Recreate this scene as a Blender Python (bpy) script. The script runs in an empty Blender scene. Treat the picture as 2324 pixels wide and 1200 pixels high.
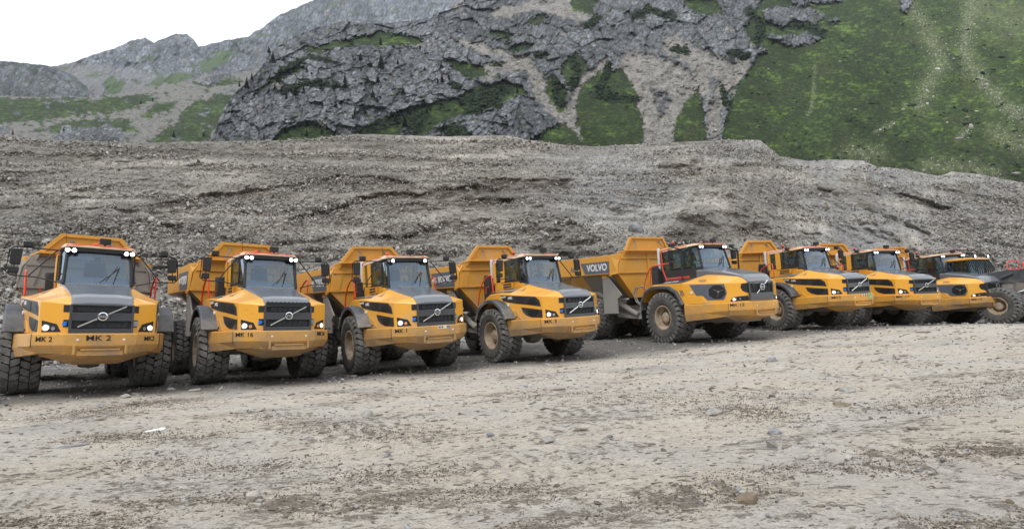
import bpy, math, random
import numpy as np
from mathutils import Matrix, Vector

random.seed(7)
RNG = np.random.default_rng(11)
S = bpy.context.scene
COL = S.collection

# ------------------------------------------------------------------ camera, world, sun, exposure
F_PX, PITCH, ROLL, EYE = 1281.2, 0.089157, -0.044594, 1.4769     # focal length in pixels of a 2324 px wide frame
_c, _s = math.cos(ROLL), math.sin(ROLL)
_cp, _sp = math.cos(PITCH), math.sin(PITCH)
dvec, up0, right0 = Vector((0, _cp, _sp)), Vector((0, -_sp, _cp)), Vector((1, 0, 0))
rvec = _c * right0 + _s * up0
uvec = -_s * right0 + _c * up0
camd = bpy.data.cameras.new('camera')
cam = bpy.data.objects.new('camera', camd)
COL.objects.link(cam)
cam.matrix_world = Matrix(((rvec.x, uvec.x, -dvec.x, 0), (rvec.y, uvec.y, -dvec.y, 0), (rvec.z, uvec.z, -dvec.z, EYE), (0, 0, 0, 1)))
camd.sensor_width = 36.0
camd.lens = 36.0 * F_PX / 2324.0
camd.clip_start = 0.1
camd.clip_end = 20000
S.camera = cam

SUN_EL, SUN_AZ = math.radians(52), math.radians(205)      # high behind the photographer's left shoulder, veiled by cloud
W = bpy.data.worlds.new('World'); S.world = W; W.use_nodes = True
nt = W.node_tree; nt.nodes.clear()
sky = nt.nodes.new('ShaderNodeTexSky'); sky.sky_type = 'NISHITA'; sky.sun_disc = False
sky.sun_elevation = SUN_EL; sky.sun_rotation = SUN_AZ
bg1 = nt.nodes.new('ShaderNodeBackground'); bg1.inputs[1].default_value = 0.05
bg2 = nt.nodes.new('ShaderNodeBackground'); bg2.inputs[0].default_value = (0.97, 0.985, 1, 1); bg2.inputs[1].default_value = 1.18
ad = nt.nodes.new('ShaderNodeAddShader'); wo = nt.nodes.new('ShaderNodeOutputWorld')
nt.links.new(sky.outputs[0], bg1.inputs[0]); nt.links.new(bg1.outputs[0], ad.inputs[0]); nt.links.new(bg2.outputs[0], ad.inputs[1])
nt.links.new(ad.outputs[0], wo.inputs[0])
sd = bpy.data.lights.new('sun', 'SUN'); sd.energy = 1.5; sd.angle = math.radians(18); sd.color = (1, .97, .92)
sun = bpy.data.objects.new('sun', sd); COL.objects.link(sun)
sv = Vector((math.cos(SUN_EL) * math.sin(SUN_AZ), math.cos(SUN_EL) * math.cos(SUN_AZ), math.sin(SUN_EL)))
sun.rotation_euler = sv.to_track_quat('Z', 'Y').to_euler()
sun.location = (0, 0, 60)
S.view_settings.view_transform = 'Standard'; S.view_settings.look = 'None'
S.view_settings.exposure = 0.0; S.view_settings.gamma = 1.0
S.view_settings.use_curve_mapping = False
S.cycles.max_bounces = 6; S.cycles.transparent_max_bounces = 12
S.cycles.volume_bounces = 0

# ------------------------------------------------------------------ survey helpers
def rays(px, py):
    """direction (a, 1, e) of the sight line through a point of the 2324 x 1200 survey frame"""
    U = np.asarray(px, float) - 1162.0; V = np.asarray(py, float) - 600.0
    u = _c * U + _s * V; v = -_s * U + _c * V
    y = _cp + (v / F_PX) * _sp; z = _sp - (v / F_PX) * _cp
    return (u / F_PX) / y, z / y
def ground_at(px, py):
    a, e = rays(px, py); t = -EYE / e
    return a * t, t
def perlin(x, y, seed=0):
    r = np.random.default_rng(seed + 100)
    ang = r.random(4096) * 2 * np.pi
    gx, gy = np.cos(ang), np.sin(ang)
    x = np.asarray(x, float); y = np.asarray(y, float)
    xi = np.floor(x).astype(np.int64); yi = np.floor(y).astype(np.int64)
    xf = x - xi; yf = y - yi
    def h(i, j): return ((i * 73856093) ^ (j * 19349663) ^ (seed * 83492791)) & 4095
    def g(i, j, dx, dy):
        k = h(i, j); return gx[k] * dx + gy[k] * dy
    u = xf * xf * xf * (xf * (xf * 6 - 15) + 10); v = yf * yf * yf * (yf * (yf * 6 - 15) + 10)
    a = g(xi, yi, xf, yf); b = g(xi + 1, yi, xf - 1, yf); c = g(xi, yi + 1, xf, yf - 1); d = g(xi + 1, yi + 1, xf - 1, yf - 1)
    return ((a + (b - a) * u) * (1 - v) + (c + (d - c) * u) * v) * 1.5
def fbm(x, y, o=5, seed=0, gain=.5, lac=2.03):
    s = 0; a = 1; t = 0
    for i in range(o):
        s = s + a * perlin(x, y, seed + i); t += a; a *= gain; x = x * lac + 3.1; y = y * lac + 1.7
    return s / t
def ridged(x, y, o=5, seed=0, gain=.55, lac=2.1):
    s = 0; a = 1; t = 0
    for i in range(o):
        s = s + a * (1 - 2 * np.abs(perlin(x, y, seed + i))); t += a; a *= gain; x = x * lac + 5.3; y = y * lac + 2.9
    return s / t
def worley(x, y, seed=0):
    '''cell noise: random value, offset from the cell point, and distance to the nearest edge'''
    r = np.random.default_rng(seed + 900); T = r.random((4096, 5))
    xi = np.floor(x).astype(np.int64); yi = np.floor(y).astype(np.int64)
    f1 = np.full(x.shape, 9.0); f2 = np.full(x.shape, 9.0); val = np.zeros(x.shape); ox = np.zeros(x.shape); oy = np.zeros(x.shape); tx = np.zeros(x.shape); ty = np.zeros(x.shape)
    for i in (-1, 0, 1):
        for j in (-1, 0, 1):
            k = (((xi + i) * 73856093) ^ ((yi + j) * 19349663) ^ (seed * 83492791)) & 4095
            dx = xi + i + T[k, 0] - x; dy = yi + j + T[k, 1] - y; d = np.hypot(dx, dy); m = d < f1
            f2 = np.where(m, f1, np.minimum(f2, d)); f1 = np.where(m, d, f1); val = np.where(m, T[k, 2], val); ox = np.where(m, dx, ox); oy = np.where(m, dy, oy); tx = np.where(m, T[k, 3] - .5, tx); ty = np.where(m, T[k, 4] - .5, ty)
    return val, ox * tx + oy * ty, f2 - f1
def sstep(a, b, x):
    t = np.clip((x - a) / (b - a), 0, 1); return t * t * (3 - 2 * t)
def pip(x, y, poly):
    ins = np.zeros(x.shape, bool); n = len(poly); j = n - 1
    for i in range(n):
        xi, yi = poly[i]; xj, yj = poly[j]
        if yi != yj:
            ins ^= ((yi > y) != (yj > y)) & (x < (xj - xi) * (y - yi) / (yj - yi) + xi)
        j = i
    return ins
def pdist(x, y, line):
    """distance to a polyline and the fraction run along it"""
    best = np.full(np.shape(x), 1e9); fr = np.zeros(np.shape(x)); n = len(line) - 1
    for i in range(n):
        (x0, y0), (x1, y1) = line[i], line[i + 1]
        dx, dy = x1 - x0, y1 - y0; t = np.clip(((x - x0) * dx + (y - y0) * dy) / (dx * dx + dy * dy + 1e-12), 0, 1)
        d = np.hypot(x - x0 - t * dx, y - y0 - t * dy); m = d < best
        best = np.where(m, d, best); fr = np.where(m, (i + t) / n, fr)
    return best, fr

# ------------------------------------------------------------------ node helpers and materials
def new_mat(name):
    m = bpy.data.materials.new(name); m.use_nodes = True
    t = m.node_tree; t.nodes.clear()
    o = t.nodes.new('ShaderNodeOutputMaterial'); p = t.nodes.new('ShaderNodeBsdfPrincipled')
    t.links.new(p.outputs[0], o.inputs[0])
    return m, t, p, o
def N(t, typ, **kw):
    n = t.nodes.new(typ)
    for k, v in kw.items():
        if k.startswith('i_'): n.inputs[k[2:].replace('_', ' ')].default_value = v
        else: setattr(n, k, v)
    return n
def ramp(t, src, pts):
    r = t.nodes.new('ShaderNodeValToRGB'); el = r.color_ramp.elements
    el[0].position, el[0].color = pts[0][0], pts[0][1]
    el[1].position, el[1].color = pts[-1][0], pts[-1][1]
    for q in pts[1:-1]:
        e = el.new(q[0]); e.color = q[1]
    t.links.new(src, r.inputs[0]); return r
def mix(t, f, a, b, mode='MIX'):
    m = t.nodes.new('ShaderNodeMix'); m.data_type = 'RGBA'; m.blend_type = mode
    for s, v in ((0, f), (6, a), (7, b)):
        if isinstance(v, (int, float)): m.inputs[s].default_value = v
        elif isinstance(v, tuple): m.inputs[s].default_value = v
        else: t.links.new(v, m.inputs[s])
    return m.outputs[2]
def math_n(t, op, a, b=0.0, clamp=False):
    m = t.nodes.new('ShaderNodeMath'); m.operation = op; m.use_clamp = clamp
    for i, v in enumerate((a, b)):
        if isinstance(v, (int, float)): m.inputs[i].default_value = v
        else: t.links.new(v, m.inputs[i])
    return m.outputs[0]
def bump(t, p, h, strength, dist):
    b = N(t, 'ShaderNodeBump', i_Strength=strength, i_Distance=dist); t.links.new(h, b.inputs['Height']); t.links.new(b.outputs[0], p.inputs['Normal'])
def C4(c, k=1.0): return (c[0] * k, c[1] * k, c[2] * k, 1)
DUST = (.40, .34, .27)

def paint(name, col, dust=.3, rough=.38, dustcol=DUST, top=1.6, coat=.25, scr=.5):
    """paint with road dust, mud splash that thickens low down, and dark scratches"""
    m, t, p, o = new_mat(name)
    g = N(t, 'ShaderNodeNewGeometry'); pos = g.outputs['Position']
    n1 = N(t, 'ShaderNodeTexNoise', i_Scale=1.7, i_Detail=7.0, i_Roughness=.62); t.links.new(pos, n1.inputs['Vector'])
    n2 = N(t, 'ShaderNodeTexNoise', i_Scale=14.0, i_Detail=5.0, i_Roughness=.7); t.links.new(pos, n2.inputs['Vector'])
    sx = N(t, 'ShaderNodeSeparateXYZ'); t.links.new(pos, sx.inputs[0])
    low = math_n(t, 'MULTIPLY', math_n(t, 'SUBTRACT', top, sx.outputs[2]), .55)
    low = math_n(t, 'MAXIMUM', low, -.12)
    v = math_n(t, 'ADD', math_n(t, 'MULTIPLY', n1.outputs[0], 1.3), low)
    v = math_n(t, 'ADD', v, math_n(t, 'MULTIPLY', n2.outputs[0], .35))
    f = ramp(t, v, [(1.0 - dust * .75, (0, 0, 0, 1)), (1.45 - dust * .45, (1, 1, 1, 1))])
    mr = N(t, 'ShaderNodeMapRange'); mr.inputs[1].default_value = 1.0 - dust * .75; mr.inputs[2].default_value = 1.5 - dust * .45
    t.links.new(v, mr.inputs[0])
    ff = math_n(t, 'ADD', math_n(t, 'MULTIPLY', mr.outputs[0], .8), dust * .22, True)
    mp = N(t, 'ShaderNodeMapping'); mp.inputs['Scale'].default_value = (9, 9, 60); mp.inputs['Rotation'].default_value = (.2, .35, .1)
    t.links.new(pos, mp.inputs[0])
    n3 = N(t, 'ShaderNodeTexNoise', i_Scale=1.0, i_Detail=3.0); t.links.new(mp.outputs[0], n3.inputs['Vector'])
    r3 = ramp(t, n3.outputs[0], [(.30, (1, 1, 1, 1)), (.36, (0, 0, 0, 1))])
    hue = mix(t, n1.outputs[0], C4(col, .90), C4(col, 1.08))
    base = mix(t, ff, hue, C4(dustcol))
    n4 = N(t, 'ShaderNodeTexNoise', i_Scale=3.1, i_Detail=2.0); t.links.new(pos, n4.inputs['Vector'])
    gate = ramp(t, n4.outputs[0], [(.52, (0, 0, 0, 1)), (.64, (1, 1, 1, 1))])
    sc = math_n(t, 'MULTIPLY', math_n(t, 'MULTIPLY', r3.outputs[0], gate.outputs[0]), scr)
    base = mix(t, sc, base, (.05, .04, .035, 1))
    t.links.new(base, p.inputs['Base Color'])
    rr = math_n(t, 'ADD', math_n(t, 'MULTIPLY', ff, .45), rough, True); t.links.new(rr, p.inputs['Roughness'])
    p.inputs['Coat Weight'].default_value = coat; p.inputs['Coat Roughness'].default_value = .16
    bump(t, p, n2.outputs[0], .12, .01)
    return m
def simple(name, col, rough=.5, metal=0.0, var=.25, scale=6.0, bmp=.0):
    m, t, p, o = new_mat(name)
    g = N(t, 'ShaderNodeNewGeometry')
    n = N(t, 'ShaderNodeTexNoise', i_Scale=scale, i_Detail=6.0, i_Roughness=.65); t.links.new(g.outputs['Position'], n.inputs['Vector'])
    r = ramp(t, n.outputs[0], [(.3, C4(col, 1 - var)), (.7, C4(col, 1 + var))])
    t.links.new(r.outputs[0], p.inputs['Base Color'])
    p.inputs['Roughness'].default_value = rough; p.inputs['Metallic'].default_value = metal
    if bmp: bump(t, p, n.outputs[0], bmp, .02)
    return m
def emit(name, col, strength):
    m, t, p, o = new_mat(name)
    p.inputs['Base Color'].default_value = (.8, .8, .8, 1)
    p.inputs['Emission Color'].default_value = C4(col); p.inputs['Emission Strength'].default_value = strength
    return m
def glass_mat(name, tint, refl=1.0):
    m, t, p, o = new_mat(name); t.nodes.remove(p)
    tr = N(t, 'ShaderNodeBsdfTransparent'); tr.inputs[0].default_value = C4(tint)
    gl = N(t, 'ShaderNodeBsdfGlossy'); gl.inputs['Roughness'].default_value = .04; gl.inputs[0].default_value = (.66, .82, 1, 1)
    fr = N(t, 'ShaderNodeFresnel'); fr.inputs[0].default_value = 1.5
    g = N(t, 'ShaderNodeNewGeometry'); n = N(t, 'ShaderNodeTexNoise', i_Scale=2.3, i_Detail=5.0); t.links.new(g.outputs['Position'], n.inputs['Vector'])
    df = N(t, 'ShaderNodeBsdfDiffuse'); df.inputs[0].default_value = (.45, .42, .37, 1)
    rp = ramp(t, n.outputs[0], [(.45, (.01, .01, .01, 1)), (.75, (.07, .07, .07, 1))])
    ms = N(t, 'ShaderNodeMixShader'); t.links.new(math_n(t, 'MINIMUM', math_n(t, 'MULTIPLY', fr.outputs[0], refl, True), .38), ms.inputs[0]); t.links.new(tr.outputs[0], ms.inputs[1]); t.links.new(gl.outputs[0], ms.inputs[2])
    m2 = N(t, 'ShaderNodeMixShader'); t.links.new(rp.outputs[0], m2.inputs[0]); t.links.new(ms.outputs[0], m2.inputs[1]); t.links.new(df.outputs[0], m2.inputs[2])
    t.links.new(m2.outputs[0], o.inputs[0])
    return m

YEL = (.85, .400, .030)
M = {}
M['yellow'] = paint('yellow_paint', YEL, .24, .30, DUST, 1.6, .55, .5)
M['yellow_low'] = paint('yellow_paint_worn', (.76, .365, .03), .52, .40, (.27, .20, .13), 1.42, .2, 1.0)
M['yellow_body'] = paint('yellow_paint_body', (.66, .305, .02), .34, .5, DUST, 2.2, .05, .7)
M['yellow_mud'] = paint('yellow_paint_muddy', (.58, .265, .02), .95, .7, (.30, .27, .235), 5.2, 0, .5)
M['hood'] = paint('dark_hood_paint', (.135, .147, .168), .16, .26, (.36, .35, .33), 1.2, 1.0, .2)
M['slate'] = paint('slate_trim_paint', (.040, .045, .055), .12, .30, (.34, .33, .31), 1.2, .6, .1)
M['plastic'] = paint('black_plastic', (.022, .024, .027), .16, .48, (.25, .23, .2), 1.6, 0, .1)
M['fender'] = paint('grey_plastic_fender', (.05, .057, .07), .16, .5, (.30, .28, .25), 2.1, 0, .1)
M['steel'] = paint('dusty_grey_steel', (.17, .17, .165), .7, .6, (.29, .27, .24), 2.6, 0, .3)
M['darkhull'] = paint('dark_brown_steel', (.20, .12, .04), .75, .7, (.24, .21, .17), 3.4, 0, .3)
M['red'] = paint('red_rail_paint', (.80, .055, .015), .06, .35, DUST, 1.0, .3, .1)
M['roofpaint'] = paint('roof_paint', (.75, .42, .10), .45, .5, (.62, .52, .40), 4.4, .1, .1)
M['tread'] = simple('tyre_tread_rubber', (.15, .146, .14), .80, 0, .6, 5.0, .4)
M['sidewall'] = simple('tyre_sidewall_rubber', (.088, .082, .075), .8, 0, .4, 4.0, .3)
M['groove'] = simple('tyre_groove_rubber', (.010, .010, .010), .9, 0, .3, 9.0, .2)
M['rim'] = simple('dusty_brown_rim', (.38, .30, .215), .6, .1, .45, 5.0, .25)
M['chrome'] = simple('chrome', (.82, .83, .84), .18, .9, .06, 3.0)
M['exhaust'] = simple('exhaust_steel', (.62, .61, .60), .42, .55, .12, 5.0)
M['inner'] = simple('radiator_core', (.028, .03, .034), .5, .3, .5, 40.0, .5)
M['black'] = simple('black_rubber', (.012, .013, .015), .5, 0, .2, 8.0)
M['seat'] = simple('seat_fabric', (.025, .03, .05), .8, 0, .2, 9.0)
M['blind'] = simple('cab_interior_trim', (.10, .12, .15), .7, 0, .2, 4.0)
M['white'] = simple('white_lettering', (.78, .78, .76), .5, 0, .12, 9.0)
M['ink'] = simple('black_stencil_paint', (.012, .012, .012), .7, 0, .4, 30.0)
M['decal'] = simple('slate_decal', (.10, .115, .14), .45, 0, .15, 5.0)
M['blue'] = simple('blue_plastic', (.01, .16, .62), .35, 0, .1, 4.0)
M['green'] = simple('green_spray', (.04, .62, .20), .6, 0, .3, 30.0)
M['yellowsticker'] = simple('yellow_sticker', (.7, .65, .05), .5)
M['redsticker'] = simple('red_sticker', (.65, .03, .03), .5)
M['amber'] = simple('amber_lens', (.75, .30, .12), .2)
M['lens'] = simple('grey_lens', (.35, .36, .37), .15, .3)
M['glow'] = emit('lamp_glow_bright', (1, 1, .97), 14)
M['glow_low'] = emit('headlamp_glow', (1, 1, .90), 2.0)
M['glow_mid'] = emit('lamp_glow', (.95, 1, 1), 4)
M['glass'] = glass_mat('windscreen_glass', (.74, .86, .96), 3.4)
M['glass_dark'] = glass_mat('side_glass', (.66, .74, .72), 1.3)
M['lampglass'] = glass_mat('lamp_cover_glass', (.55, .6, .6), 1.0)
M['hivis'] = simple('hi_vis_yellow', (.55, .80, .03), .7)
M['cloth'] = simple('dark_workwear', (.02, .022, .03), .85)
M['skin'] = simple('skin', (.45, .26, .18), .6)
M['boom'] = paint('grey_boom_paint', (.06, .065, .075), .12, .45, (.28, .26, .23), 2.2, .05, .3)

# ------------------------------------------------------------------ mesh builder
class MB:
    def __init__(s): s.v = []; s.f = []; s.m = []
    def add(s, vs, fs, mi=0):
        b = len(s.v); s.v += [tuple(map(float, q)) for q in vs]; s.f += [tuple(b + i for i in f) for f in fs]; s.m += [mi] * len(fs); return s
    def box(s, x0, x1, y0, y1, z0, z1, mi=0):
        vs = [(x, y, z) for x in (x0, x1) for y in (y0, y1) for z in (z0, z1)]
        return s.add(vs, [(0, 1, 3, 2), (4, 6, 7, 5), (0, 4, 5, 1), (2, 3, 7, 6), (0, 2, 6, 4), (1, 5, 7, 3)], mi)
    def prism(s, poly, d, mi=0):
        """closed slab: outline poly (3-D points) and the same outline moved by d"""
        n = len(poly); d = Vector(d)
        vs = [Vector(p) for p in poly] + [Vector(p) + d for p in poly]
        fs = [tuple(range(n)), tuple(range(2 * n - 1, n - 1, -1))] + [(i, i + n, (i + 1) % n + n, (i + 1) % n) for i in range(n)]
        return s.add(vs, fs, mi)
    def loft(s, secs, mi=0, cap=True):
        n = len(secs[0]); vs = [p for sec in secs for p in sec]; fs = []
        for k in range(len(secs) - 1):
            for i in range(n):
                j = (i + 1) % n; fs.append((k * n + i, k * n + j, (k + 1) * n + j, (k + 1) * n + i))
        if cap: fs += [tuple(range(n))[::-1], tuple((len(secs) - 1) * n + i for i in range(n))]
        return s.add(vs, fs, mi)
    def tube(s, pts, r, n=7, mi=0):
        P = [Vector(p) for p in pts]; secs = []
        ref = None
        for i, p in enumerate(P):
            d = (P[min(i + 1, len(P) - 1)] - P[max(i - 1, 0)]).normalized()
            if ref is None: ref = Vector((0, 0, 1)) if abs(d.z) < .9 else Vector((0, 1, 0))
            a = d.cross(ref).normalized(); b = d.cross(a).normalized(); ref = -b if False else ref
            if a.length < .1: a = Vector((1, 0, 0))
            rr = r[i] if isinstance(r, (list, tuple)) else r
            secs.append([p + (a * math.cos(2 * math.pi * k / n) + b * math.sin(2 * math.pi * k / n)) * rr for k in range(n)])
        return s.loft(secs, mi)
    def lathe(s, prof, n=32, c=(0, 0, 0), axis='y', mi=0, closed=False):
        """profile of (radius, height along axis)"""
        secs = []
        for k in range(n):
            a = 2 * math.pi * k / n; row = []
            for r, h in prof:
                if axis == 'y': row.append((c[0] + r * math.cos(a), c[1] + h, c[2] + r * math.sin(a)))
                elif axis == 'z': row.append((c[0] + r * math.cos(a), c[1] + r * math.sin(a), c[2] + h))
                else: row.append((c[0] + h, c[1] + r * math.cos(a), c[2] + r * math.sin(a)))
            secs.append(row)
        m_ = len(prof); vs = [p for q in secs for p in q]; fs = []
        for k in range(n):
            k2 = (k + 1) % n
            for i in range(m_ - 1 if not closed else m_):
                j = (i + 1) % m_; fs.append((k * m_ + i, k * m_ + j, k2 * m_ + j, k2 * m_ + i))
        return s.add(vs, fs, mi)
    def disc(s, c, nrm, r, depth=.03, n=14, mi=0):
        nrm = Vector(nrm).normalized(); a = nrm.cross(Vector((0, 0, 1)));
        if a.length < .1: a = Vector((1, 0, 0))
        a.normalize(); b = nrm.cross(a); c = Vector(c)
        return s.prism([c + a * math.cos(2 * math.pi * k / n) * r + b * math.sin(2 * math.pi * k / n) * r for k in range(n)], nrm * depth, mi)
    def mirror(s):
        o = MB(); o.v = [(x, -y, z) for x, y, z in s.v]; o.f = [f[::-1] for f in s.f]; o.m = list(s.m); return o
    def plus(s, o):
        b = len(s.v); s.v += o.v; s.f += [tuple(b + i for i in f) for f in o.f]; s.m += o.m; return s
    def build(s, name, mats, parent=None, smooth=None, bevel=0.0, loc=None):
        me = bpy.data.meshes.new(name); me.from_pydata(s.v, [], s.f)
        if not isinstance(mats, (list, tuple)): mats = [mats]
        for q in mats: me.materials.append(q)
        if len(mats) > 1: me.polygons.foreach_set('material_index', s.m)
        if smooth is not None:
            me.polygons.foreach_set('use_smooth', [True] * len(me.polygons))
            try: me.set_sharp_from_angle(angle=math.radians(smooth))
            except Exception: pass
        me.update()
        import bmesh
        bm = bmesh.new(); bm.from_mesh(me); bmesh.ops.recalc_face_normals(bm, faces=bm.faces); bm.to_mesh(me); bm.free()
        o = bpy.data.objects.new(name, me); COL.objects.link(o)
        if parent is not None: o.parent = parent
        if loc: o.location = loc
        if bevel:
            b = o.modifiers.new('bevel', 'BEVEL'); b.width = bevel; b.segments = 2; b.limit_method = 'ANGLE'; b.angle_limit = math.radians(28)
            b.harden_normals = False
        return o

def tag(o, label=None, cat=None, group=None, kind=None):
    if label: o['label'] = label
    if cat: o['category'] = cat
    if group: o['group'] = group
    if kind: o['kind'] = kind
    return o
def empty(name, loc=(0, 0, 0)):
    o = bpy.data.objects.new(name, None); COL.objects.link(o); o.location = loc; o.empty_display_size = .3; return o
def copy_tree(o, parent=None):
    c = o.copy(); COL.objects.link(c)
    if parent is not None: c.parent = parent
    for ch in o.children: copy_tree(ch, c)
    return c

def grid_mesh(name, P, cols=None, mat=None, kind='structure', wrap=False):
    """P: (rows, cols, 3) array -> one mesh with an optional colour attribute"""
    R, Cn = P.shape[:2]
    me = bpy.data.meshes.new(name); nv = R * Cn
    me.vertices.add(nv); me.vertices.foreach_set('co', P.reshape(-1).astype(np.float32))
    i = np.arange(R - 1)[:, None] * Cn; j = np.arange(Cn - 1)[None, :]
    a = (i + j).ravel()
    q = np.stack([a, a + 1, a + Cn + 1, a + Cn], 1)
    nf = len(q)
    me.loops.add(nf * 4); me.loops.foreach_set('vertex_index', q.ravel().astype(np.int32))
    me.polygons.add(nf); me.polygons.foreach_set('loop_start', (np.arange(nf) * 4).astype(np.int32))
    me.polygons.foreach_set('use_smooth', np.ones(nf, bool))
    if cols is not None:
        at = me.color_attributes.new('cover', 'FLOAT_COLOR', 'POINT')
        cc = np.ones((nv, 4), np.float32); cc[:, :cols.shape[-1]] = cols.reshape(nv, -1)
        at.data.foreach_set('color', cc.ravel())
    me.update(calc_edges=True); me.validate()
    if mat: me.materials.append(mat)
    o = bpy.data.objects.new(name, me); COL.objects.link(o); o['kind'] = kind
    return o

# ------------------------------------------------------------------ where the machines stand (x, y, yaw, height, lean)
TR = [(-11.226, 14.889, .7075, .0366, -.0518), (-7.626, 16.890, .6484, -.1032, -.0389), (-3.7504, 18.700, .5707, -.1623, .0149),
      (.6303, 20.434, .5462, -.1080, .0176), (7.6726, 23.752, .4393, .0725, .0084), (13.383, 26.082, .3225, .2725, .0176),
      (17.705, 27.889, .1930, .1579, -.0133), (24.035, 31.993, .1477, -.1661, .0219)]
KIND = [0, 0, 0, 0, 1, 0, 0, 1]
def truck_matrix(t):
    x, y, yaw, z, tl = t
    f = Vector((math.sin(yaw), -math.cos(yaw), 0)); l = Vector((math.cos(yaw), math.sin(yaw), 0)); u = Vector((0, 0, 1))
    l2 = l * math.cos(tl) + u * math.sin(tl); u2 = f.cross(l2)
    return Matrix(((f.x, l2.x, u2.x, x), (f.y, l2.y, u2.y, y), (f.z, l2.z, u2.z, z), (0, 0, 0, 1)))
AX = [(0, -4.75, -6.68), (0, -5.6, -7.7)]
CY = [1.346, 1.438]
LOADER = (25.45, 28.95, .42, -.08, 0)
CP = []
for t, k in zip(TR, KIND):
    m = truck_matrix(t)
    for X in AX[k]:
        for y in (-CY[k], CY[k]): CP.append(tuple(m @ Vector((X, y, 0))))
CP = np.array(CP)
def base_height(x, y):
    num = np.zeros(np.shape(x)); den = np.full(np.shape(x), .03)
    for cx, cy, cz in CP:
        w = np.exp(-((x - cx) ** 2 + (y - cy) ** 2) / 1.3 ** 2); num += w * (cz + .014); den += w
    n2 = np.zeros(np.shape(x)); d2 = np.full(np.shape(x), .02)
    for cx, cy, cz in CP:
        w = np.exp(-((x - cx) ** 2 + (y - cy) ** 2) / 4.0 ** 2); n2 += w * (cz + .014); d2 += w
    smooth = n2 / d2; k = np.clip(den * .9, 0, 1)
    return smooth * (1 - k) + (num / den) * k

# ================================================================== THE SETTING
# ---- ground
TRACKS = [([(1130, 1215), (1262, 1182), (1462, 1142), (1612, 1128), (1740, 1120)], .16, 1.0),
          ([(1500, 1130), (1637, 1090), (1812, 1066), (1962, 1055), (2100, 1066)], .17, 1.0),
          ([(1900, 1040), (2100, 1028), (2240, 1016), (2340, 1032)], .22, .9), ([(2002, 928), (2137, 915), (2262, 880), (2330, 850)], .5, .8),
          ([(140, 945), (300, 920), (420, 905)], .5, .9), ([(200, 992), (330, 985), (480, 990)], .35, .8), ([(585, 930), (725, 962), (860, 978), (1000, 985)], .45, .8),
          ([(300, 1150), (425, 1140), (600, 1132), (760, 1150), (860, 1135), (950, 1118)], .2, 1.0), ([(-20, 1185), (120, 1188), (350, 1188)], .14, .9),
          ([(1610, 935), (1700, 928), (1760, 950)], .35, .8), ([(1240, 880), (1500, 900), (1800, 905)], .7, .5), ([(250, 1040), (500, 1055), (700, 1050)], .3, .7), ([(2090, 1190), (2240, 1196), (2400, 1180)], .14, .8),
          ([(700, 1085), (860, 1075), (1050, 1060)], .25, .7), ([(1000, 1125), (1130, 1110), (1250, 1120)], .2, .6)]
TRW = []
for pl, w, k in TRACKS:
    px = np.array([q[0] for q in pl]); py = np.array([min(q[1], 1215) for q in pl]); gx, gy = ground_at(px, py)
    TRW.append((list(zip(gx, gy)), w, k))
RUTS = []
for pl in ([(-50, 1090), (500, 1030), (1162, 985), (1800, 900), (2400, 820)], [(-50, 1160), (600, 1110), (1300, 1040), (2000, 970), (2400, 900)],
           [(300, 1200), (900, 1180), (1500, 1100), (2400, 960)], [(-50, 1010), (700, 960), (1500, 880), (2324, 800)], [(900, 1215), (1500, 1180), (2400, 1090)], [(200, 905), (520, 940), (800, 985), (1000, 1060), (1150, 1200)]):
    px = np.array([q[0] for q in pl]); py = np.array([q[1] for q in pl]); gx, gy = ground_at(px, py); RUTS.append(list(zip(gx, gy)))

def ground_fields(x, y):
    r = np.hypot(x, y)
    near = 1 / (1 + (r / 14) ** 2)
    h = base_height(x, y)
    h = h + .035 * fbm(x / 2.7, y / 2.7, 4, 3) * sstep(2, 6, r) 
    dark = np.zeros_like(x)
    for pl, w, k in TRW:
        d, fr = pdist(x, y, pl); w2 = w * (1 + .6 * perlin(x * 1.3, y * 1.3, 40))
        dark = np.maximum(dark, k * np.exp(-(d / w2) ** 2))
    # churned patches everywhere, stretched along the driving direction
    ca, sa = math.cos(.35), math.sin(.35); xa = x * ca + y * sa; ya = -x * sa + y * ca
    pat = fbm(xa / 2.4, ya / 1.1, 5, 21, .6); dark = np.maximum(dark * .8, sstep(.12, .45, pat) * .6)
    clod = ridged(x / .17, y / .17, 3, 31); fine = fbm(x / .07, y / .05, 3, 35)
    med = fbm(xa / .42, ya / .16, 4, 51, .6)
    rut = np.zeros_like(x); rutline = np.zeros_like(x)
    for i, pl in enumerate(RUTS):
        for off in (-.0, ):
            L_ = sum(math.hypot(pl[k_ + 1][0] - pl[k_][0], pl[k_ + 1][1] - pl[k_][1]) for k_ in range(len(pl) - 1))
            d, fr = pdist(x, y, pl); dd = np.abs(d - 1.3) + .08 * perlin(x * .8, y * .8, 60 + i)
            g = np.exp(-(dd / .33) ** 4)
            ph = fr * L_ * 2 * np.pi / .27 + np.abs(dd) * 9
            rut = np.maximum(rut, g); rutline = np.where(g > .15, np.maximum(rutline, g * (.5 + .5 * np.sin(ph))), rutline)
    gate = sstep(-.05, .25, perlin(x * .6, y * .6, 70))
    h = h - rut * .022 + rutline * .026 * gate
    h = h + med * (.012 + .020 * dark) + clod * .016 * dark * (.4 + near) + fine * .009 * near
    churn = np.clip(.50 * sstep(-.3, .35, pat) + .62 * dark + .95 * (rutline - .42) * gate * (rut > .15) - .55 * rut * (1 - rutline) + .35 * np.exp(-((np.abs(rut - .35)) / .2) ** 2) * (rut > .04), 0, 1.25)
    fleck = 0
    dk = np.clip(dark * .22 * sstep(-.12, .25, fbm(xa / .55, ya / .12, 4, 77, .65)) + rutline * gate * .06, 0, 1)
    return h, dk, churn

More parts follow.
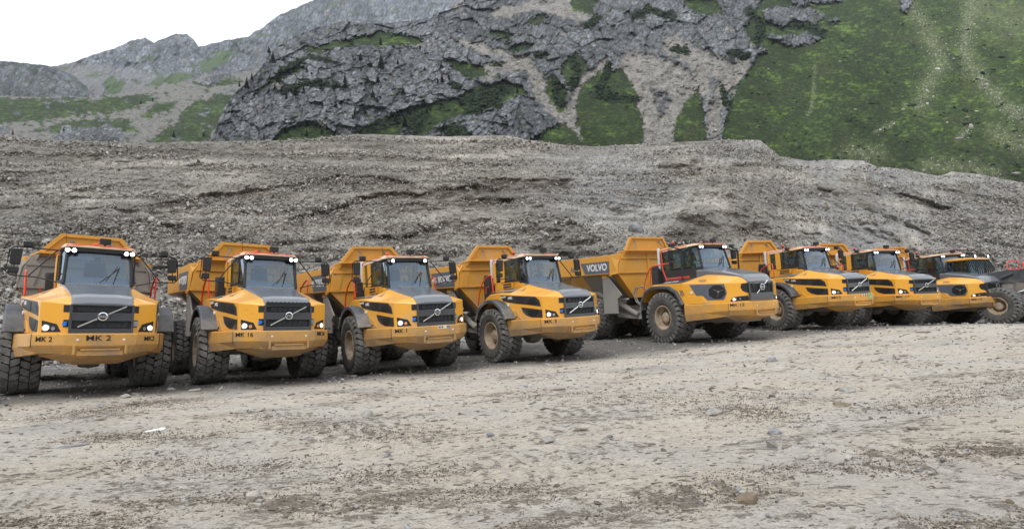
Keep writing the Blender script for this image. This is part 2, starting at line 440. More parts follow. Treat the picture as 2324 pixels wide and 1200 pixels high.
th_d = np.linspace(math.radians(-50), math.radians(50), 900)
th_c = np.linspace(math.radians(50), math.radians(310), 62)[1:]
th = np.concatenate([th_d, th_c])
rr = [1.2]
while rr[-1] < 62: rr.append(rr[-1] + max(.03 * rr[-1] * 0 + .0022 * rr[-1] ** 1.45, .014))
while rr[-1] < 1500: rr.append(rr[-1] * 1.25)
rr = np.array([.05] + rr)
RRm, TH = np.meshgrid(rr, th, indexing='ij')
GX, GY = RRm * np.sin(TH), RRm * np.cos(TH)
GH, GD, GCH = ground_fields(GX, GY)
far = sstep(60, 90, RRm); GH = GH * (1 - far)
pale = np.array([.66, .585, .485]); pale2 = np.array([.62, .575, .51]); soil = np.array([.125, .102, .080]); greyg_shade = np.array([.150, .143, .133])
cv = sstep(-.3, .3, fbm(GX / 2.2, GY / 1.6, 4, 90))[..., None]
colr = pale * (1 - cv) + pale2 * cv
colr = colr * (1 + .16 * fbm(GX / .5, GY / .22, 4, 95)[..., None])
colr = colr * (1 - GD[..., None]) + soil * GD[..., None]
# the strip the machines stand on and everything behind it: loose grey crushed rock, its colour darkened further as contact shadow under the trucks
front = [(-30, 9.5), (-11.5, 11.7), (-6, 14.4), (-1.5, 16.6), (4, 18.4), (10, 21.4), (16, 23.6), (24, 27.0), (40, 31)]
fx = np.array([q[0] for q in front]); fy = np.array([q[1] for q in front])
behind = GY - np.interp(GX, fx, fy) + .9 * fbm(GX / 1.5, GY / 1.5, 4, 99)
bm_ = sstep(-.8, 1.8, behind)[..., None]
gg = greyg_shade * (1 + .5 * fbm(GX / .35, GY / .35, 4, 101)[..., None])
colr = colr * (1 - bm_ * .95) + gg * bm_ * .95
bl = sstep(.12, .4, fbm(GX / 3.1, GY / 2.0, 3, 111))[..., None] * sstep(-9, -2, behind)[..., None] * .45
colr = colr * (1 - bl) + np.array([.33, .33, .325]) * bl
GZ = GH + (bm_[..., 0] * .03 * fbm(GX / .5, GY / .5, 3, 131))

def stone_ground_mat(name, fine_scale, bstr, contrast=.22, r=.9):
    m, t, p, o = new_mat(name)
    a = N(t, 'ShaderNodeAttribute', attribute_name='cover'); g = N(t, 'ShaderNodeNewGeometry')
    n = N(t, 'ShaderNodeTexNoise', i_Scale=fine_scale, i_Detail=8.0, i_Roughness=.72); t.links.new(g.outputs['Position'], n.inputs['Vector'])
    v = N(t, 'ShaderNodeTexVoronoi', i_Scale=fine_scale * 1.7); t.links.new(g.outputs['Position'], v.inputs['Vector'])
    k = ramp(t, n.outputs[0], [(.28, (1 - contrast * 2, 1 - contrast * 2, 1 - contrast * 2, 1)), (.72, (1 + contrast, 1 + contrast, 1 + contrast, 1))])
    c = mix(t, 1.0, a.outputs['Color'], k.outputs[0], 'MULTIPLY')
    t.links.new(c, p.inputs['Base Color']); p.inputs['Roughness'].default_value = r; p.inputs['Specular IOR Level'].default_value = .25
    h = math_n(t, 'ADD', n.outputs[0], math_n(t, 'MULTIPLY', v.outputs[0], .4))
    bump(t, p, h, bstr, .06 if fine_scale > 3 else .4)
    return m
ground_m = stone_ground_mat('packed_grit', 22.0, .8, .16)
def add_flecks(m):
    t = m.node_tree; p = [n for n in t.nodes if n.type == 'BSDF_PRINCIPLED'][0]; src = p.inputs['Base Color'].links[0].from_socket
    a = N(t, 'ShaderNodeAttribute', attribute_name='churn'); g = N(t, 'ShaderNodeNewGeometry')
    mp = N(t, 'ShaderNodeMapping'); mp.inputs['Rotation'].default_value = (0, 0, -.30); mp.inputs['Scale'].default_value = (4.2, 10.5, 4); t.links.new(g.outputs['Position'], mp.inputs[0])
    n1 = N(t, 'ShaderNodeTexNoise', i_Scale=1.0, i_Detail=9.0, i_Roughness=.72, i_Distortion=.6); t.links.new(mp.outputs[0], n1.inputs['Vector'])
    m2 = N(t, 'ShaderNodeMapping'); m2.inputs['Rotation'].default_value = (0, 0, -.45); m2.inputs['Scale'].default_value = (13, 34, 12); t.links.new(g.outputs['Position'], m2.inputs[0])
    n2 = N(t, 'ShaderNodeTexNoise', i_Scale=1.0, i_Detail=7.0, i_Roughness=.7, i_Distortion=.4); t.links.new(m2.outputs[0], n2.inputs['Vector'])
    ch = math_n(t, 'MULTIPLY', a.outputs['Fac'], .105)
    v1 = math_n(t, 'ADD', n1.outputs[0], ch); f1 = ramp(t, v1, [(.575, (0, 0, 0, 1)), (.615, (1, 1, 1, 1))])
    v2 = math_n(t, 'ADD', n2.outputs[0], ch); f2 = ramp(t, v2, [(.590, (0, 0, 0, 1)), (.635, (1, 1, 1, 1))])
    f = math_n(t, 'MULTIPLY', math_n(t, 'MAXIMUM', f1.outputs[0], f2.outputs[0]), .86)
    sc = ramp(t, n2.outputs[0], [(.3, (.10, .082, .066, 1)), (.7, (.29, .25, .205, 1))])
    t.links.new(mix(t, f, src, sc.outputs[0]), p.inputs['Base Color'])
    b0 = p.inputs['Normal'].links[0].from_node
    b = N(t, 'ShaderNodeBump', i_Strength=.9, i_Distance=.03); t.links.new(math_n(t, 'ADD', v1, math_n(t, 'MULTIPLY', v2, .5)), b.inputs['Height']); t.links.new(b0.outputs[0], b.inputs['Normal']); t.links.new(b.outputs[0], p.inputs['Normal'])
add_flecks(ground_m)
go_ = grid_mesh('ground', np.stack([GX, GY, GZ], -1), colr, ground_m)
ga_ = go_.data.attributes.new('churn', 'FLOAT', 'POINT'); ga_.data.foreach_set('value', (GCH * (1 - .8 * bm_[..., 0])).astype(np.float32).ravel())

# ---- instanced loose stones: angular chips drawn from four shapes
def stone_mat(name, cols, rough=.85):
    m, t, p, o = new_mat(name)
    oi = N(t, 'ShaderNodeObjectInfo'); n = len(cols)
    r = ramp(t, oi.outputs['Random'], [(i / (n - 1), C4(c)) for i, c in enumerate(cols)])
    g = N(t, 'ShaderNodeNewGeometry'); nn = N(t, 'ShaderNodeTexNoise', i_Scale=9.0, i_Detail=5.0); t.links.new(g.outputs['Position'], nn.inputs['Vector'])
    k = ramp(t, nn.outputs[0], [(.3, (.72, .72, .72, 1)), (.7, (1.2, 1.2, 1.2, 1))])
    t.links.new(mix(t, 1.0, r.outputs[0], k.outputs[0], 'MULTIPLY'), p.inputs['Base Color'])
    p.inputs['Roughness'].default_value = rough; p.inputs['Specular IOR Level'].default_value = .3
    return m
def scatter(name, P, scale, mat, label=None, cat=None, seed=0, subdiv=1, rough=.55, upright=False, smooth=False):
    n = len(P); r = np.random.default_rng(seed)
    me = bpy.data.meshes.new(name); me.vertices.add(n); me.vertices.foreach_set('co', np.asarray(P, np.float32).ravel())
    sc = np.asarray(scale, np.float32)
    if sc.ndim == 1: sc = sc[:, None] * r.uniform([.75, .55, .4], [1.35, 1.0, .85], (n, 3))
    rot = r.uniform(0, 2 * np.pi, (n, 3)); 
    if upright: rot[:, :2] = r.normal(0, .15, (n, 2))
    else: rot[:, :2] = r.normal(0, .5, (n, 2))
    for nm, arr in (('sc', sc), ('rt', rot)):
        a = me.attributes.new(nm, 'FLOAT_VECTOR', 'POINT'); a.data.foreach_set('vector', np.ascontiguousarray(arr, np.float32).ravel())
    o = bpy.data.objects.new(name, me); COL.objects.link(o); me.materials.append(mat)
    ng = bpy.data.node_groups.new(name, 'GeometryNodeTree')
    ng.interface.new_socket('Geometry', in_out='INPUT', socket_type='NodeSocketGeometry'); ng.interface.new_socket('Geometry', in_out='OUTPUT', socket_type='NodeSocketGeometry')
    gi = ng.nodes.new('NodeGroupInput'); go = ng.nodes.new('NodeGroupOutput'); L = ng.links
    jn = ng.nodes.new('GeometryNodeJoinGeometry')
    for k in range(4):
        ic = ng.nodes.new('GeometryNodeMeshIcoSphere'); ic.inputs['Radius'].default_value = .5; ic.inputs['Subdivisions'].default_value = subdiv
        ps = ng.nodes.new('GeometryNodeInputPosition'); nz = ng.nodes.new('ShaderNodeTexNoise'); nz.noise_dimensions = '4D'
        nz.inputs['W'].default_value = 3.7 * k + seed; nz.inputs['Scale'].default_value = 1.6
        vm = ng.nodes.new('ShaderNodeVectorMath'); vm.operation = 'SUBTRACT'; vm.inputs[1].default_value = (.5, .5, .5)
        vs = ng.nodes.new('ShaderNodeVectorMath'); vs.operation = 'SCALE'; vs.inputs['Scale'].default_value = rough * 2.2
        sp = ng.nodes.new('GeometryNodeSetPosition'); sm = ng.nodes.new('GeometryNodeSetMaterial'); sm.inputs['Material'].default_value = mat
        ss = ng.nodes.new('GeometryNodeSetShadeSmooth'); ss.inputs['Shade Smooth'].default_value = smooth
        g2 = ng.nodes.new('GeometryNodeGeometryToInstance')
        L.new(ps.outputs[0], nz.inputs['Vector']); L.new(nz.outputs['Color'], vm.inputs[0]); L.new(vm.outputs[0], vs.inputs[0])
        L.new(ic.outputs[0], sp.inputs['Geometry']); L.new(vs.outputs[0], sp.inputs['Offset']); L.new(sp.outputs[0], sm.inputs['Geometry']); L.new(sm.outputs[0], ss.inputs['Geometry'])
        L.new(ss.outputs[0], g2.inputs[0]); L.new(g2.outputs[0], jn.inputs[0])
    mp = ng.nodes.new('GeometryNodeMeshToPoints')
    ip = ng.nodes.new('GeometryNodeInstanceOnPoints'); ip.inputs['Pick Instance'].default_value = True
    ri = ng.nodes.new('FunctionNodeRandomValue'); ri.data_type = 'INT'; ri.inputs[4].default_value = 0; ri.inputs[5].default_value = 3
    a1 = ng.nodes.new('GeometryNodeInputNamedAttribute'); a1.data_type = 'FLOAT_VECTOR'; a1.inputs[0].default_value = 'sc'
    a2 = ng.nodes.new('GeometryNodeInputNamedAttribute'); a2.data_type = 'FLOAT_VECTOR'; a2.inputs[0].default_value = 'rt'
    L.new(gi.outputs[0], mp.inputs[0]); L.new(mp.outputs[0], ip.inputs['Points']); L.new(jn.outputs[0], ip.inputs['Instance'])
    L.new(ri.outputs[2], ip.inputs['Instance Index']); L.new(a1.outputs[0], ip.inputs['Scale']); L.new(a2.outputs[0], ip.inputs['Rotation']); L.new(ip.outputs[0], go.inputs[0])
    md = o.modifiers.new('scatter', 'NODES'); md.node_group = ng
    tag(o, label, cat, kind='stuff'); return o

def ground_z(x, y): return ground_fields(np.asarray(x, float), np.asarray(y, float))[0]
# loose pebbles on the yard, denser under and behind the machines
n = 26000
r_ = 3.2 * np.exp(RNG.random(n) * math.log(48 / 3.2)); t_ = RNG.uniform(math.radians(-48), math.radians(48), n)
gx, gy = r_ * np.sin(t_), r_ * np.cos(t_)
keep = RNG.random(n) < np.where(gy - np.interp(gx, fx, fy) > 0, 1.0, .10 + .25 * sstep(7, 15, r_) * sstep(-.1, .3, fbm(gx / 2.5, gy / 2.5, 3, 150)))
gx, gy, r2 = gx[keep], gy[keep], r_[keep]
sz = np.exp(RNG.normal(math.log(.017), .55, len(gx))) * (.7 + .09 * r2); sz = np.clip(sz, .008, .15)
GREYS = [(.12, .118, .112), (.22, .215, .205), (.34, .33, .315), (.27, .245, .21), (.42, .41, .395), (.30, .31, .33)]
scatter('loose_gravel', np.stack([gx, gy, ground_z(gx, gy) + sz * .12], -1), sz, stone_mat('loose_grey_stone', GREYS), 'small pale and grey stones strewn over the beige yard', 'gravel', 3)
# dark clods thrown up by the tyres
n = 22000; cx_, cy_ = [], []
for pl, w, k in TRW:
    m_ = int(n * w * k / 3.2); i = RNG.integers(0, len(pl) - 1, m_); u = RNG.random(m_)
    A = np.array(pl); p = A[i] * (1 - u[:, None]) + A[i + 1] * u[:, None] + RNG.normal(0, w * .8, (m_, 2)); cx_.append(p[:, 0]); cy_.append(p[:, 1])
cx_ = np.concatenate(cx_); cy_ = np.concatenate(cy_); sz = np.exp(RNG.normal(math.log(.012), .45, len(cx_)))
scatter('soil_clods', np.stack([cx_, cy_, ground_z(cx_, cy_) + sz * .1], -1), sz, stone_mat('damp_soil_clod', [(.10, .08, .06), (.17, .14, .11), (.24, .20, .16)], .95), 'crumbs of dark churned soil along the tyre tracks', 'soil', 5)

# flat crumbs of darker soil kicked loose over the whole yard
n = 90000
r_ = 3.4 * np.exp(RNG.random(n) * math.log(30 / 3.4)); t_ = RNG.uniform(math.radians(-46), math.radians(46), n); gx, gy = r_ * np.sin(t_), r_ * np.cos(t_)
_, _, chn = ground_fields(gx, gy)
ca_, sa_ = math.cos(.35), math.sin(.35); fl_ = fbm((gx * ca_ + gy * sa_) / .55, (gy * ca_ - gx * sa_) / .22, 4, 170, .6)
keep = (RNG.random(n) < np.clip(.04 + .55 * chn * sstep(-.05, .3, fl_), 0, 1)) & (gy < np.interp(gx, fx, fy) + .3)
gx, gy, r2 = gx[keep], gy[keep], r_[keep]; sz = np.exp(RNG.normal(0, .4, len(gx))) * (.010 + .0021 * r2)
sc3 = sz[:, None] * RNG.uniform([1.2, .7, .22], [2.6, 1.1, .5], (len(gx), 3))
ob_ = scatter('soil_crumbs', np.stack([gx, gy, ground_z(gx, gy) + sz * .08], -1), sc3, stone_mat('dry_soil_crumb', [(.13, .108, .085), (.21, .18, .145), (.30, .265, .22)], .95), 'flat dark crumbs of soil flecking the pale yard', 'soil', 7)
at_ = ob_.data.attributes['rt']; rv = np.zeros((len(gx), 3), np.float32); rv[:, 2] = .3 + RNG.normal(0, .5, len(gx)); rv[:, :2] = RNG.normal(0, .12, (len(gx), 2)); at_.data.foreach_set('vector', rv.ravel())

# ---- the gravel bank behind the machines
CREST = [(-700, 300), (0, 308), (100, 318), (200, 320), (290, 325), (400, 322), (600, 320), (700, 316), (800, 305), (850, 305), (900, 307), (1000, 310), (1100, 308), (1150, 307), (1200, 318), (1270, 328), (1350, 333), (1450, 327), (1560, 322),
         (1640, 318), (1726, 318), (1745, 335), (1770, 355), (1830, 365), (1900, 362), (1960, 365), (1990, 378), (2060, 385), (2130, 400), (2160, 390), (2220, 395), (2270, 405), (2324, 415), (3000, 480)]
kx = np.array([q[0] for q in CREST], float); ky = np.array([q[1] for q in CREST], float)
NB, NR = 1150, 230
pxc = np.linspace(-520, 2860, NB)
pyc = np.interp(pxc, kx, ky) + 1.6 * fbm(pxc / 22, pxc * 0, 4, 200)
ac, ec = rays(pxc, pyc)
DF = np.interp(ac, [-1.4, -.92, -.5, 0, .5, .92, 1.5], [25, 27.5, 31.5, 36, 41, 47, 52])
DC = np.interp(ac, [-1.4, -.92, -.5, 0, .5, .75, .92, 1.5], [46, 50, 56, 62, 64, 66, 66, 70])
HC = EYE + ec * DC
LEDGE = [([(330, 470), (430, 450), (535, 437), (640, 425), (760, 404), (840, 402), (950, 420)], 1.3, 17, .8), ([(640, 505), (760, 472), (850, 442), (960, 441), (1050, 428), (1110, 412), (1200, 410), (1300, 412)], 1.6, 22, 1.0),
         ([(860, 470), (960, 462), (1040, 455), (1120, 452), (1180, 458)], 1.1, 18, .9), ([(200, 505), (320, 505), (420, 520), (520, 545), (620, 560), (760, 545)], 1.1, 26, .4),
         ([(820, 530), (900, 545), (960, 530), (1020, 505), (1100, 500)], 1.1, 24, .6), ([(-50, 400), (60, 420), (140, 470), (200, 510)], .7, 24, .3), ([(0, 345), (200, 352), (420, 338), (700, 338), (900, 330)], .5, 16, .25),
         ([(1180, 455), (1215, 470), (1212, 540)], .8, 16, .4), ([(1620, 385), (1700, 372), (1740, 372)], .8, 14, .35), ([(1500, 370), (1560, 375), (1600, 360)], .7, 18, .5), ([(1300, 445), (1350, 440), (1340, 470)], .5, 12, .1),
         ([(1670, 525), (1710, 520), (1760, 545), (1800, 555)], 1.0, 12, .8), ([(1960, 415), (2060, 445), (2180, 480)], .8, 12, .3), ([(2110, 420), (2200, 440), (2324, 465)], .8, 10, .3)]
RIDGE = [([(1215, 468), (1290, 500), (1370, 550), (1430, 590)], 70, 2.2), ([(1560, 330), (1620, 400), (1700, 470), (1800, 560), (1850, 600)], 110, 2.6), ([(1728, 318), (1790, 370), (1900, 430), (2010, 520), (2100, 600)], 80, 1.6),
         ([(1560, 478), (1500, 530), (1450, 590)], 60, 1.6), ([(1560, 478), (1640, 520), (1680, 580)], 60, 1.6), ([(940, 500), (1010, 540), (900, 600)], 90, 1.6), ([(250, 515), (330, 560), (420, 600)], 90, 1.8),
         ([(1960, 365), (2080, 430), (2240, 520), (2400, 600)], 90, 1.8), ([(2160, 390), (2324, 470)], 60, 1.2), ([(30, 520), (60, 620)], 100, 2.0), ([(700, 570), (640, 620)], 90, 1.5)]
s = np.linspace(0, 1, NR)
SS, AA = np.meshgrid(s, ac, indexing='ij')
prof = SS * .90 + .10 * SS ** 2.2
def bank_point(A, Sv, dfi=None):
    df = np.interp(A, ac, DF); dc = np.interp(A, ac, DC); hc = np.interp(A, ac, HC)
    D = df + (dc - df) * Sv
    z = hc * (Sv * .88 + .12 * Sv ** 2) * 1.0
    X = A * D
    env = np.sin(np.pi * np.clip(Sv, 0, 1)) ** .6
    # frame coordinates of the undisturbed slope, to set out the ledges and spurs seen in the survey
    e = (z - EYE) / D
    V = F_PX * (_sp - e * _cp) / (_cp + e * _sp) 
    dep = _cp + e * _sp; u = F_PX * A / dep; v = V
    PX = 1162 + _c * u - _s * v; PY = 600 + _s * u + _c * v
    wx = PX + 7 * fbm(PX / 40, PY / 40, 3, 210); wy = PY + 6 * fbm(PX / 45, PY / 30, 4, 212)
    off = np.zeros_like(D); brown = np.zeros_like(D)
    for pl, amp, w, br in LEDGE:
        xs = np.array([q[0] for q in pl], float); ys = np.array([q[1] for q in pl], float)
        order = np.argsort(xs); ly = np.interp(wx, xs[order], ys[order])
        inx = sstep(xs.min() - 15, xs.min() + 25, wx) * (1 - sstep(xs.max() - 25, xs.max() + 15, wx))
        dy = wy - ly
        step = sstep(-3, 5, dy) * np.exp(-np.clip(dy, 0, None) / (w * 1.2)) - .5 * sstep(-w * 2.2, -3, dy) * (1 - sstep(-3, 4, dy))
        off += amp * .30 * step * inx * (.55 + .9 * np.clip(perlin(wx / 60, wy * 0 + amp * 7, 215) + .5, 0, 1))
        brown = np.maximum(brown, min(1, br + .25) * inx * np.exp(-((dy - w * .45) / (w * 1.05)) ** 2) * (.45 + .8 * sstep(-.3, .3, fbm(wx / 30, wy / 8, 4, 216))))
    for pl, w, amp in RIDGE:
        d, fr = pdist(wx, wy, pl); off -= amp * np.clip(1 - d / w, 0, 1) ** 1.2
    n1 = fbm(X / 7, z / 4 + D / 9, 5, 220, .55); n2 = ridged(X / 2.2, z / 1.5, 4, 225)
    lum = fbm(X / .55, z / .42, 4, 228, .65)
    gul = ridged((X * .8 + z * .75) / 4.2, (z - X * .4) / 12, 4, 229, .5) * sstep(.1, .6, A) * 1.3 + fbm(X / 3, z / .8, 4, 231) * (1 - sstep(.1, .6, A))
    off += env * (1.5 * n1 + .28 * n2 + .55 * gul) + .22 * lum * sstep(0, .05, Sv) 
    D2 = D + off * sstep(0, .08, Sv) * (1 - .8 * sstep(.93, 1, Sv))
    return A * D2, D2, z + (e * 0) + .25 * n2 * env, PX, PY, brown, n1, n2, lum
BX, BY, BZ, PXb, PYb, brown, n1, n2, lum = bank_point(AA, SS)
# keep the crest on the sight lines of the survey
ratio = BY / (np.interp(AA, ac, DF) + (np.interp(AA, ac, DC) - np.interp(AA, ac, DF)) * SS)
BZ = EYE * (1 - sstep(0, .3, SS)) * 0 + np.where(SS > .02, EYE + (BZ - EYE) * (1 + (ratio - 1) * SS), BZ)
def bank_cover(PX, PY, brown, n1, n2, lum, X, Z):
    base = np.array([.255, .24, .215]); beige = np.array([.41, .385, .34]); bluish = np.array([.31, .31, .315]); bro = np.array([.062, .047, .033]); darkg = np.array([.085, .076, .066])
    f = sstep(-.3, .35, fbm(X / 9, Z / 3.5, 4, 240))[..., None]; c = base * (1 - f) + beige * f
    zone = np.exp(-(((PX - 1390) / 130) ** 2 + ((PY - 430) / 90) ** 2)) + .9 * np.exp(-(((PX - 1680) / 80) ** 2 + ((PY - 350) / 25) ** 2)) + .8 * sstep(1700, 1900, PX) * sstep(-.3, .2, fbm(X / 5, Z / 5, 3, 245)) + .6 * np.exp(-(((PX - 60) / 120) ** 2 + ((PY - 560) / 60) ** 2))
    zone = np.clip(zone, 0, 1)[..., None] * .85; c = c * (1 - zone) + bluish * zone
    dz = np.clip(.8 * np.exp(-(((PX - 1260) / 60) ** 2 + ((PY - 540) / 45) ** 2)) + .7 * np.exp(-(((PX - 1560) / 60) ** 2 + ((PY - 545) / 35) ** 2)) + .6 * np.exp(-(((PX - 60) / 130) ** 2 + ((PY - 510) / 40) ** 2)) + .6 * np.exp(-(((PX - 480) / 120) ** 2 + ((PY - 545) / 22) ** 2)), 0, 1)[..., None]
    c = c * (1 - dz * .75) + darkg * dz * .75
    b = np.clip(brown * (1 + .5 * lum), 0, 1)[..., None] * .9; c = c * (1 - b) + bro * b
    streak = fbm((X - Z * .9) / .9, (Z + X * .3) / 7, 4, 250)[..., None]; lay = fbm(X / 26 + PY / 200, Z / .85 + X / 40, 5, 252, .6)[..., None]; lw = (1 - .75 * sstep(1450, 1700, PX))[..., None]
    c = c * (1 + .35 * streak * (1.6 - lw)) * (1 - .34 * lw * sstep(.02, .34, lay)) * (1 + .25 * lw * sstep(-.02, -.35, lay))
    return np.clip(c * 1.16 * (1 + .22 * lum[..., None] + .15 * n2[..., None]), .02, .8)
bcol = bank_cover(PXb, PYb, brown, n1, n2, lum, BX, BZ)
# rounded lip, plateau and back slope
rows = [np.stack([BX, BY, BZ], -1)]; cl = [bcol]
top = rows[0][-1]; tc = bcol[-1]
for dy, dz in ((1.0, -.02), (6, -.3), (14, -1.2), (24, -6), (48, -22)):
    q = top.copy(); k = 1 + dy / q[:, 1]; q[:, 0] *= k; q[:, 1] *= k; q[:, 2] = np.maximum(top[:, 2] + dz, -.5); rows.append(q[None]); cl.append(tc[None])
BK = np.concatenate(rows, 0); 
# skirt below ground in front
q = BK[0].copy(); q[:, 1] -= 1.2; q[:, 2] = -.5; BK = np.concatenate([q[None], BK], 0); cl = [bcol[:1]] + cl
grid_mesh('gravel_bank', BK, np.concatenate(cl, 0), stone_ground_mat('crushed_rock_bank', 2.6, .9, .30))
def on_bank(px, py):
    """point of the bank seen at a survey position"""
    a, e = rays(px, py); j = int(np.clip(np.searchsorted(ac, a), 1, NB - 1))
    col = rows[0][:, j]; el = (col[:, 2] - EYE) / col[:, 1]
    k = np.where(el >= e)[0]; k = k[0] if len(k) else NR - 1
    return Vector(col[k]) 
# broken rock lying on the bank
n = 420000
Sr = RNG.random(n) ** .9; jr = RNG.integers(0, NB - 1, n); ir = np.clip((Sr * (NR - 1)).astype(int), 1, NR - 1)
P = rows[0][ir, jr] + RNG.normal(0, .12, (n, 3)) * [1, 1, .6]
coarse = sstep(-.2, .3, fbm(P[:, 0] / 16 + P[:, 2] / 6, P[:, 2] / 1.1, 4, 260)) * .85 + .12
br = brown[ir, jr]
PXr = PXb[ir, jr]; PYr = PYb[ir, jr]
coarse = np.clip(coarse + .6 * np.exp(-(((PXr - 700) / 260) ** 2 + ((PYr - 520) / 60) ** 2)) + .8 * np.exp(-(((PXr - 30) / 90) ** 2 + ((PYr - 660) / 70) ** 2)) + .5 * np.exp(-(((PXr - 330) / 160) ** 2 + ((PYr - 590) / 40) ** 2)) + .5 * sstep(2050, 2150, PXr) * sstep(430, 500, PYr), 0, 1.3)
fines = np.clip(np.exp(-(((PXr - 1260) / 60) ** 2 + ((PYr - 550) / 45) ** 2)) + np.exp(-(((PXr - 1620) / 90) ** 2 + ((PYr - 430) / 50) ** 2)) + .8 * np.exp(-(((PXr - 1060) / 60) ** 2 + ((PYr - 440) / 14) ** 2)) + .7 * sstep(1750, 1900, PXr) * (1 - sstep(2050, 2150, PXr)), 0, 1)
keep = RNG.random(n) < (.34 + .66 * coarse) * (1 - .85 * fines)
P = P[keep]; coarse = coarse[keep]
big_ = np.exp(-((PXr[keep] / 110) ** 2 + ((PYr[keep] - 640) / 90) ** 2)); sz = np.exp(RNG.normal(math.log(.092), .50, len(P))) * (.6 + .75 * coarse) * (1 + .5 * big_); sz = np.clip(sz, .045, .42)
BROCK = [(.09, .08, .07), (.18, .166, .146), (.26, .24, .215), (.40, .38, .35), (.27, .235, .19), (.52, .50, .47), (.20, .195, .20)]
scatter('broken_rock', P, sz, stone_mat('bank_rock', BROCK), 'angular grey broken rock covering the tall gravel bank', 'rubble', 9)

# ---- mountains
def plane_D(e, D0, T): return D0 * T / np.maximum(T - e, .08)
def table(x, pts): return np.interp(x, [q[0] for q in pts], [q[1] for q in pts])
def layer(name, x0, x1, nx, ny, top_pts, D0, T, relief, colour, mat, jag=2.0, seed=300, low=714, dense_from=420, back=60):
    pxs = np.linspace(x0, x1, nx); tp = table(pxs, top_pts) + jag * (fbm(pxs / 18, pxs * 0 + 3, 4, seed) + .8 * np.minimum(0, -ridged(pxs / 30, pxs * 0, 3, seed + 5)))
    tt = np.concatenate([np.linspace(-.35, 0, 6)[:-1], np.linspace(0, 1, ny)])[:, None]
    bottom = dense_from
    PY = np.where(tt >= 0, bottom + (tp[None] - bottom) * tt, bottom + (low - bottom) * (-tt / .35))
    PX = np.repeat(pxs[None], len(tt), 0)
    a, e = rays(PX, PY)
    D = plane_D(e, D0, T); D = D * (1 + relief(PX, PY, a * D, e * D))
    Q = np.stack([a * D, D, EYE + e * D], -1)
    c = colour(PX, PY, a * D, e * D)
    t1 = Q[-1].copy(); t1[:, 1] += back; t1[:, 0] *= t1[:, 1] / Q[-1][:, 1]; t1[:, 2] -= back * .4
    t2 = t1.copy(); t2[:, 1] += back * 6; t2[:, 2] = -5
    Q = np.concatenate([Q, t1[None], t2[None]], 0); c = np.concatenate([c, c[-1:], c[-1:]], 0)
    return grid_mesh(name, Q, c, mat)

TOP_M = [(440, 330), (480, 320), (500, 262), (530, 215), (560, 188), (590, 160), (612, 120), (640, 100), (680, 78), (730, 62), (780, 50), (840, 56), (900, 52), (960, 45), (1010, 26), (1060, 0), (1110, -60), (1200, -170), (1400, -240), (2000, -260), (2900, -240)]
GREEN = [[(1640, 322), (1645, 280), (1655, 235), (1672, 190), (1700, 160), (1716, 135), (1722, 112), (1700, 90), (1690, 62), (1712, 30), (1730, 0), (1720, -260), (2950, -260), (2950, 480), (1640, 480)],
         [(1380, 135), (1392, 158), (1412, 158), (1436, 192), (1446, 235), (1460, 265), (1458, 345), (1330, 345), (1312, 290), (1305, 240), (1318, 195), (1345, 175), (1368, 160)],
         [(1585, 192), (1594, 240), (1600, 275), (1606, 345), (1528, 345), (1530, 285), (1545, 245), (1568, 220)], [(1278, 278), (1300, 292), (1335, 345), (1180, 345), (1212, 310), (1245, 290)],
         [(1243, 170), (1262, 185), (1285, 200), (1288, 250), (1270, 256), (1248, 235), (1240, 205)], [(1275, 150), (1305, 120), (1330, 140), (1325, 170), (1300, 200), (1282, 190)],
         [(800, 303), (850, 280), (905, 250), (960, 235), (1030, 225), (1095, 192), (1140, 183), (1180, 192), (1200, 215), (1168, 220), (1130, 236), (1095, 262), (1040, 262), (1000, 280), (960, 310), (800, 345)],
         [(610, 340), (630, 300), (670, 280), (700, 272), (740, 290), (770, 305), (770, 345)], [(1000, 130), (1040, 140), (1100, 150), (1110, 172), (1060, 178), (1020, 150)],
         [(1110, 68), (1150, 75), (1170, 82), (1150, 92), (1118, 80)], [(1150, 110), (1180, 100), (1215, 98), (1200, 112), (1160, 120)], [(800, 85), (860, 72), (950, 85), (960, 100), (860, 105), (800, 98)], [(690, 110), (760, 95), (800, 90), (800, 104), (720, 122)],
         [(1290, -10), (1360, 0), (1340, 35), (1300, 25)], [(1540, -10), (1620, 0), (1650, 30), (1600, 35), (1560, 20)], [(620, 165), (680, 150), (700, 160), (640, 178)], [(1215, 120), (1245, 118), (1240, 128), (1215, 130)], [(1180, 60), (1230, 30), (1250, 34), (1230, 55)],
         [(655, 170), (600, 200), (570, 230), (585, 200), (630, 170)]]
ROCKIN = [[(1728, 22), (1760, 15), (1850, 20), (1872, 40), (1850, 55), (1800, 45), (1775, 62), (1740, 50)], [(1735, 75), (1790, 82), (1850, 72), (1868, 85), (1845, 100), (1800, 105), (1770, 95), (1740, 92)], [(1880, 45), (1910, 42), (1905, 52), (1882, 54)],
          [(2040, -10), (2070, 0), (2060, 35), (2045, 25)], [(1690, 95), (1730, 110), (1745, 120), (1700, 125)], [(1080, 258), (1130, 240), (1165, 222), (1195, 215), (1225, 240), (1250, 262), (1262, 275), (1200, 318), (1000, 318), (1040, 290)], [(900, 300), (930, 285), (950, 300), (930, 312)],
          [(1085, 232), (1100, 228), (1105, 240), (1090, 243)], [(1780, -10), (1920, -10), (1900, 8), (1800, 12)]]
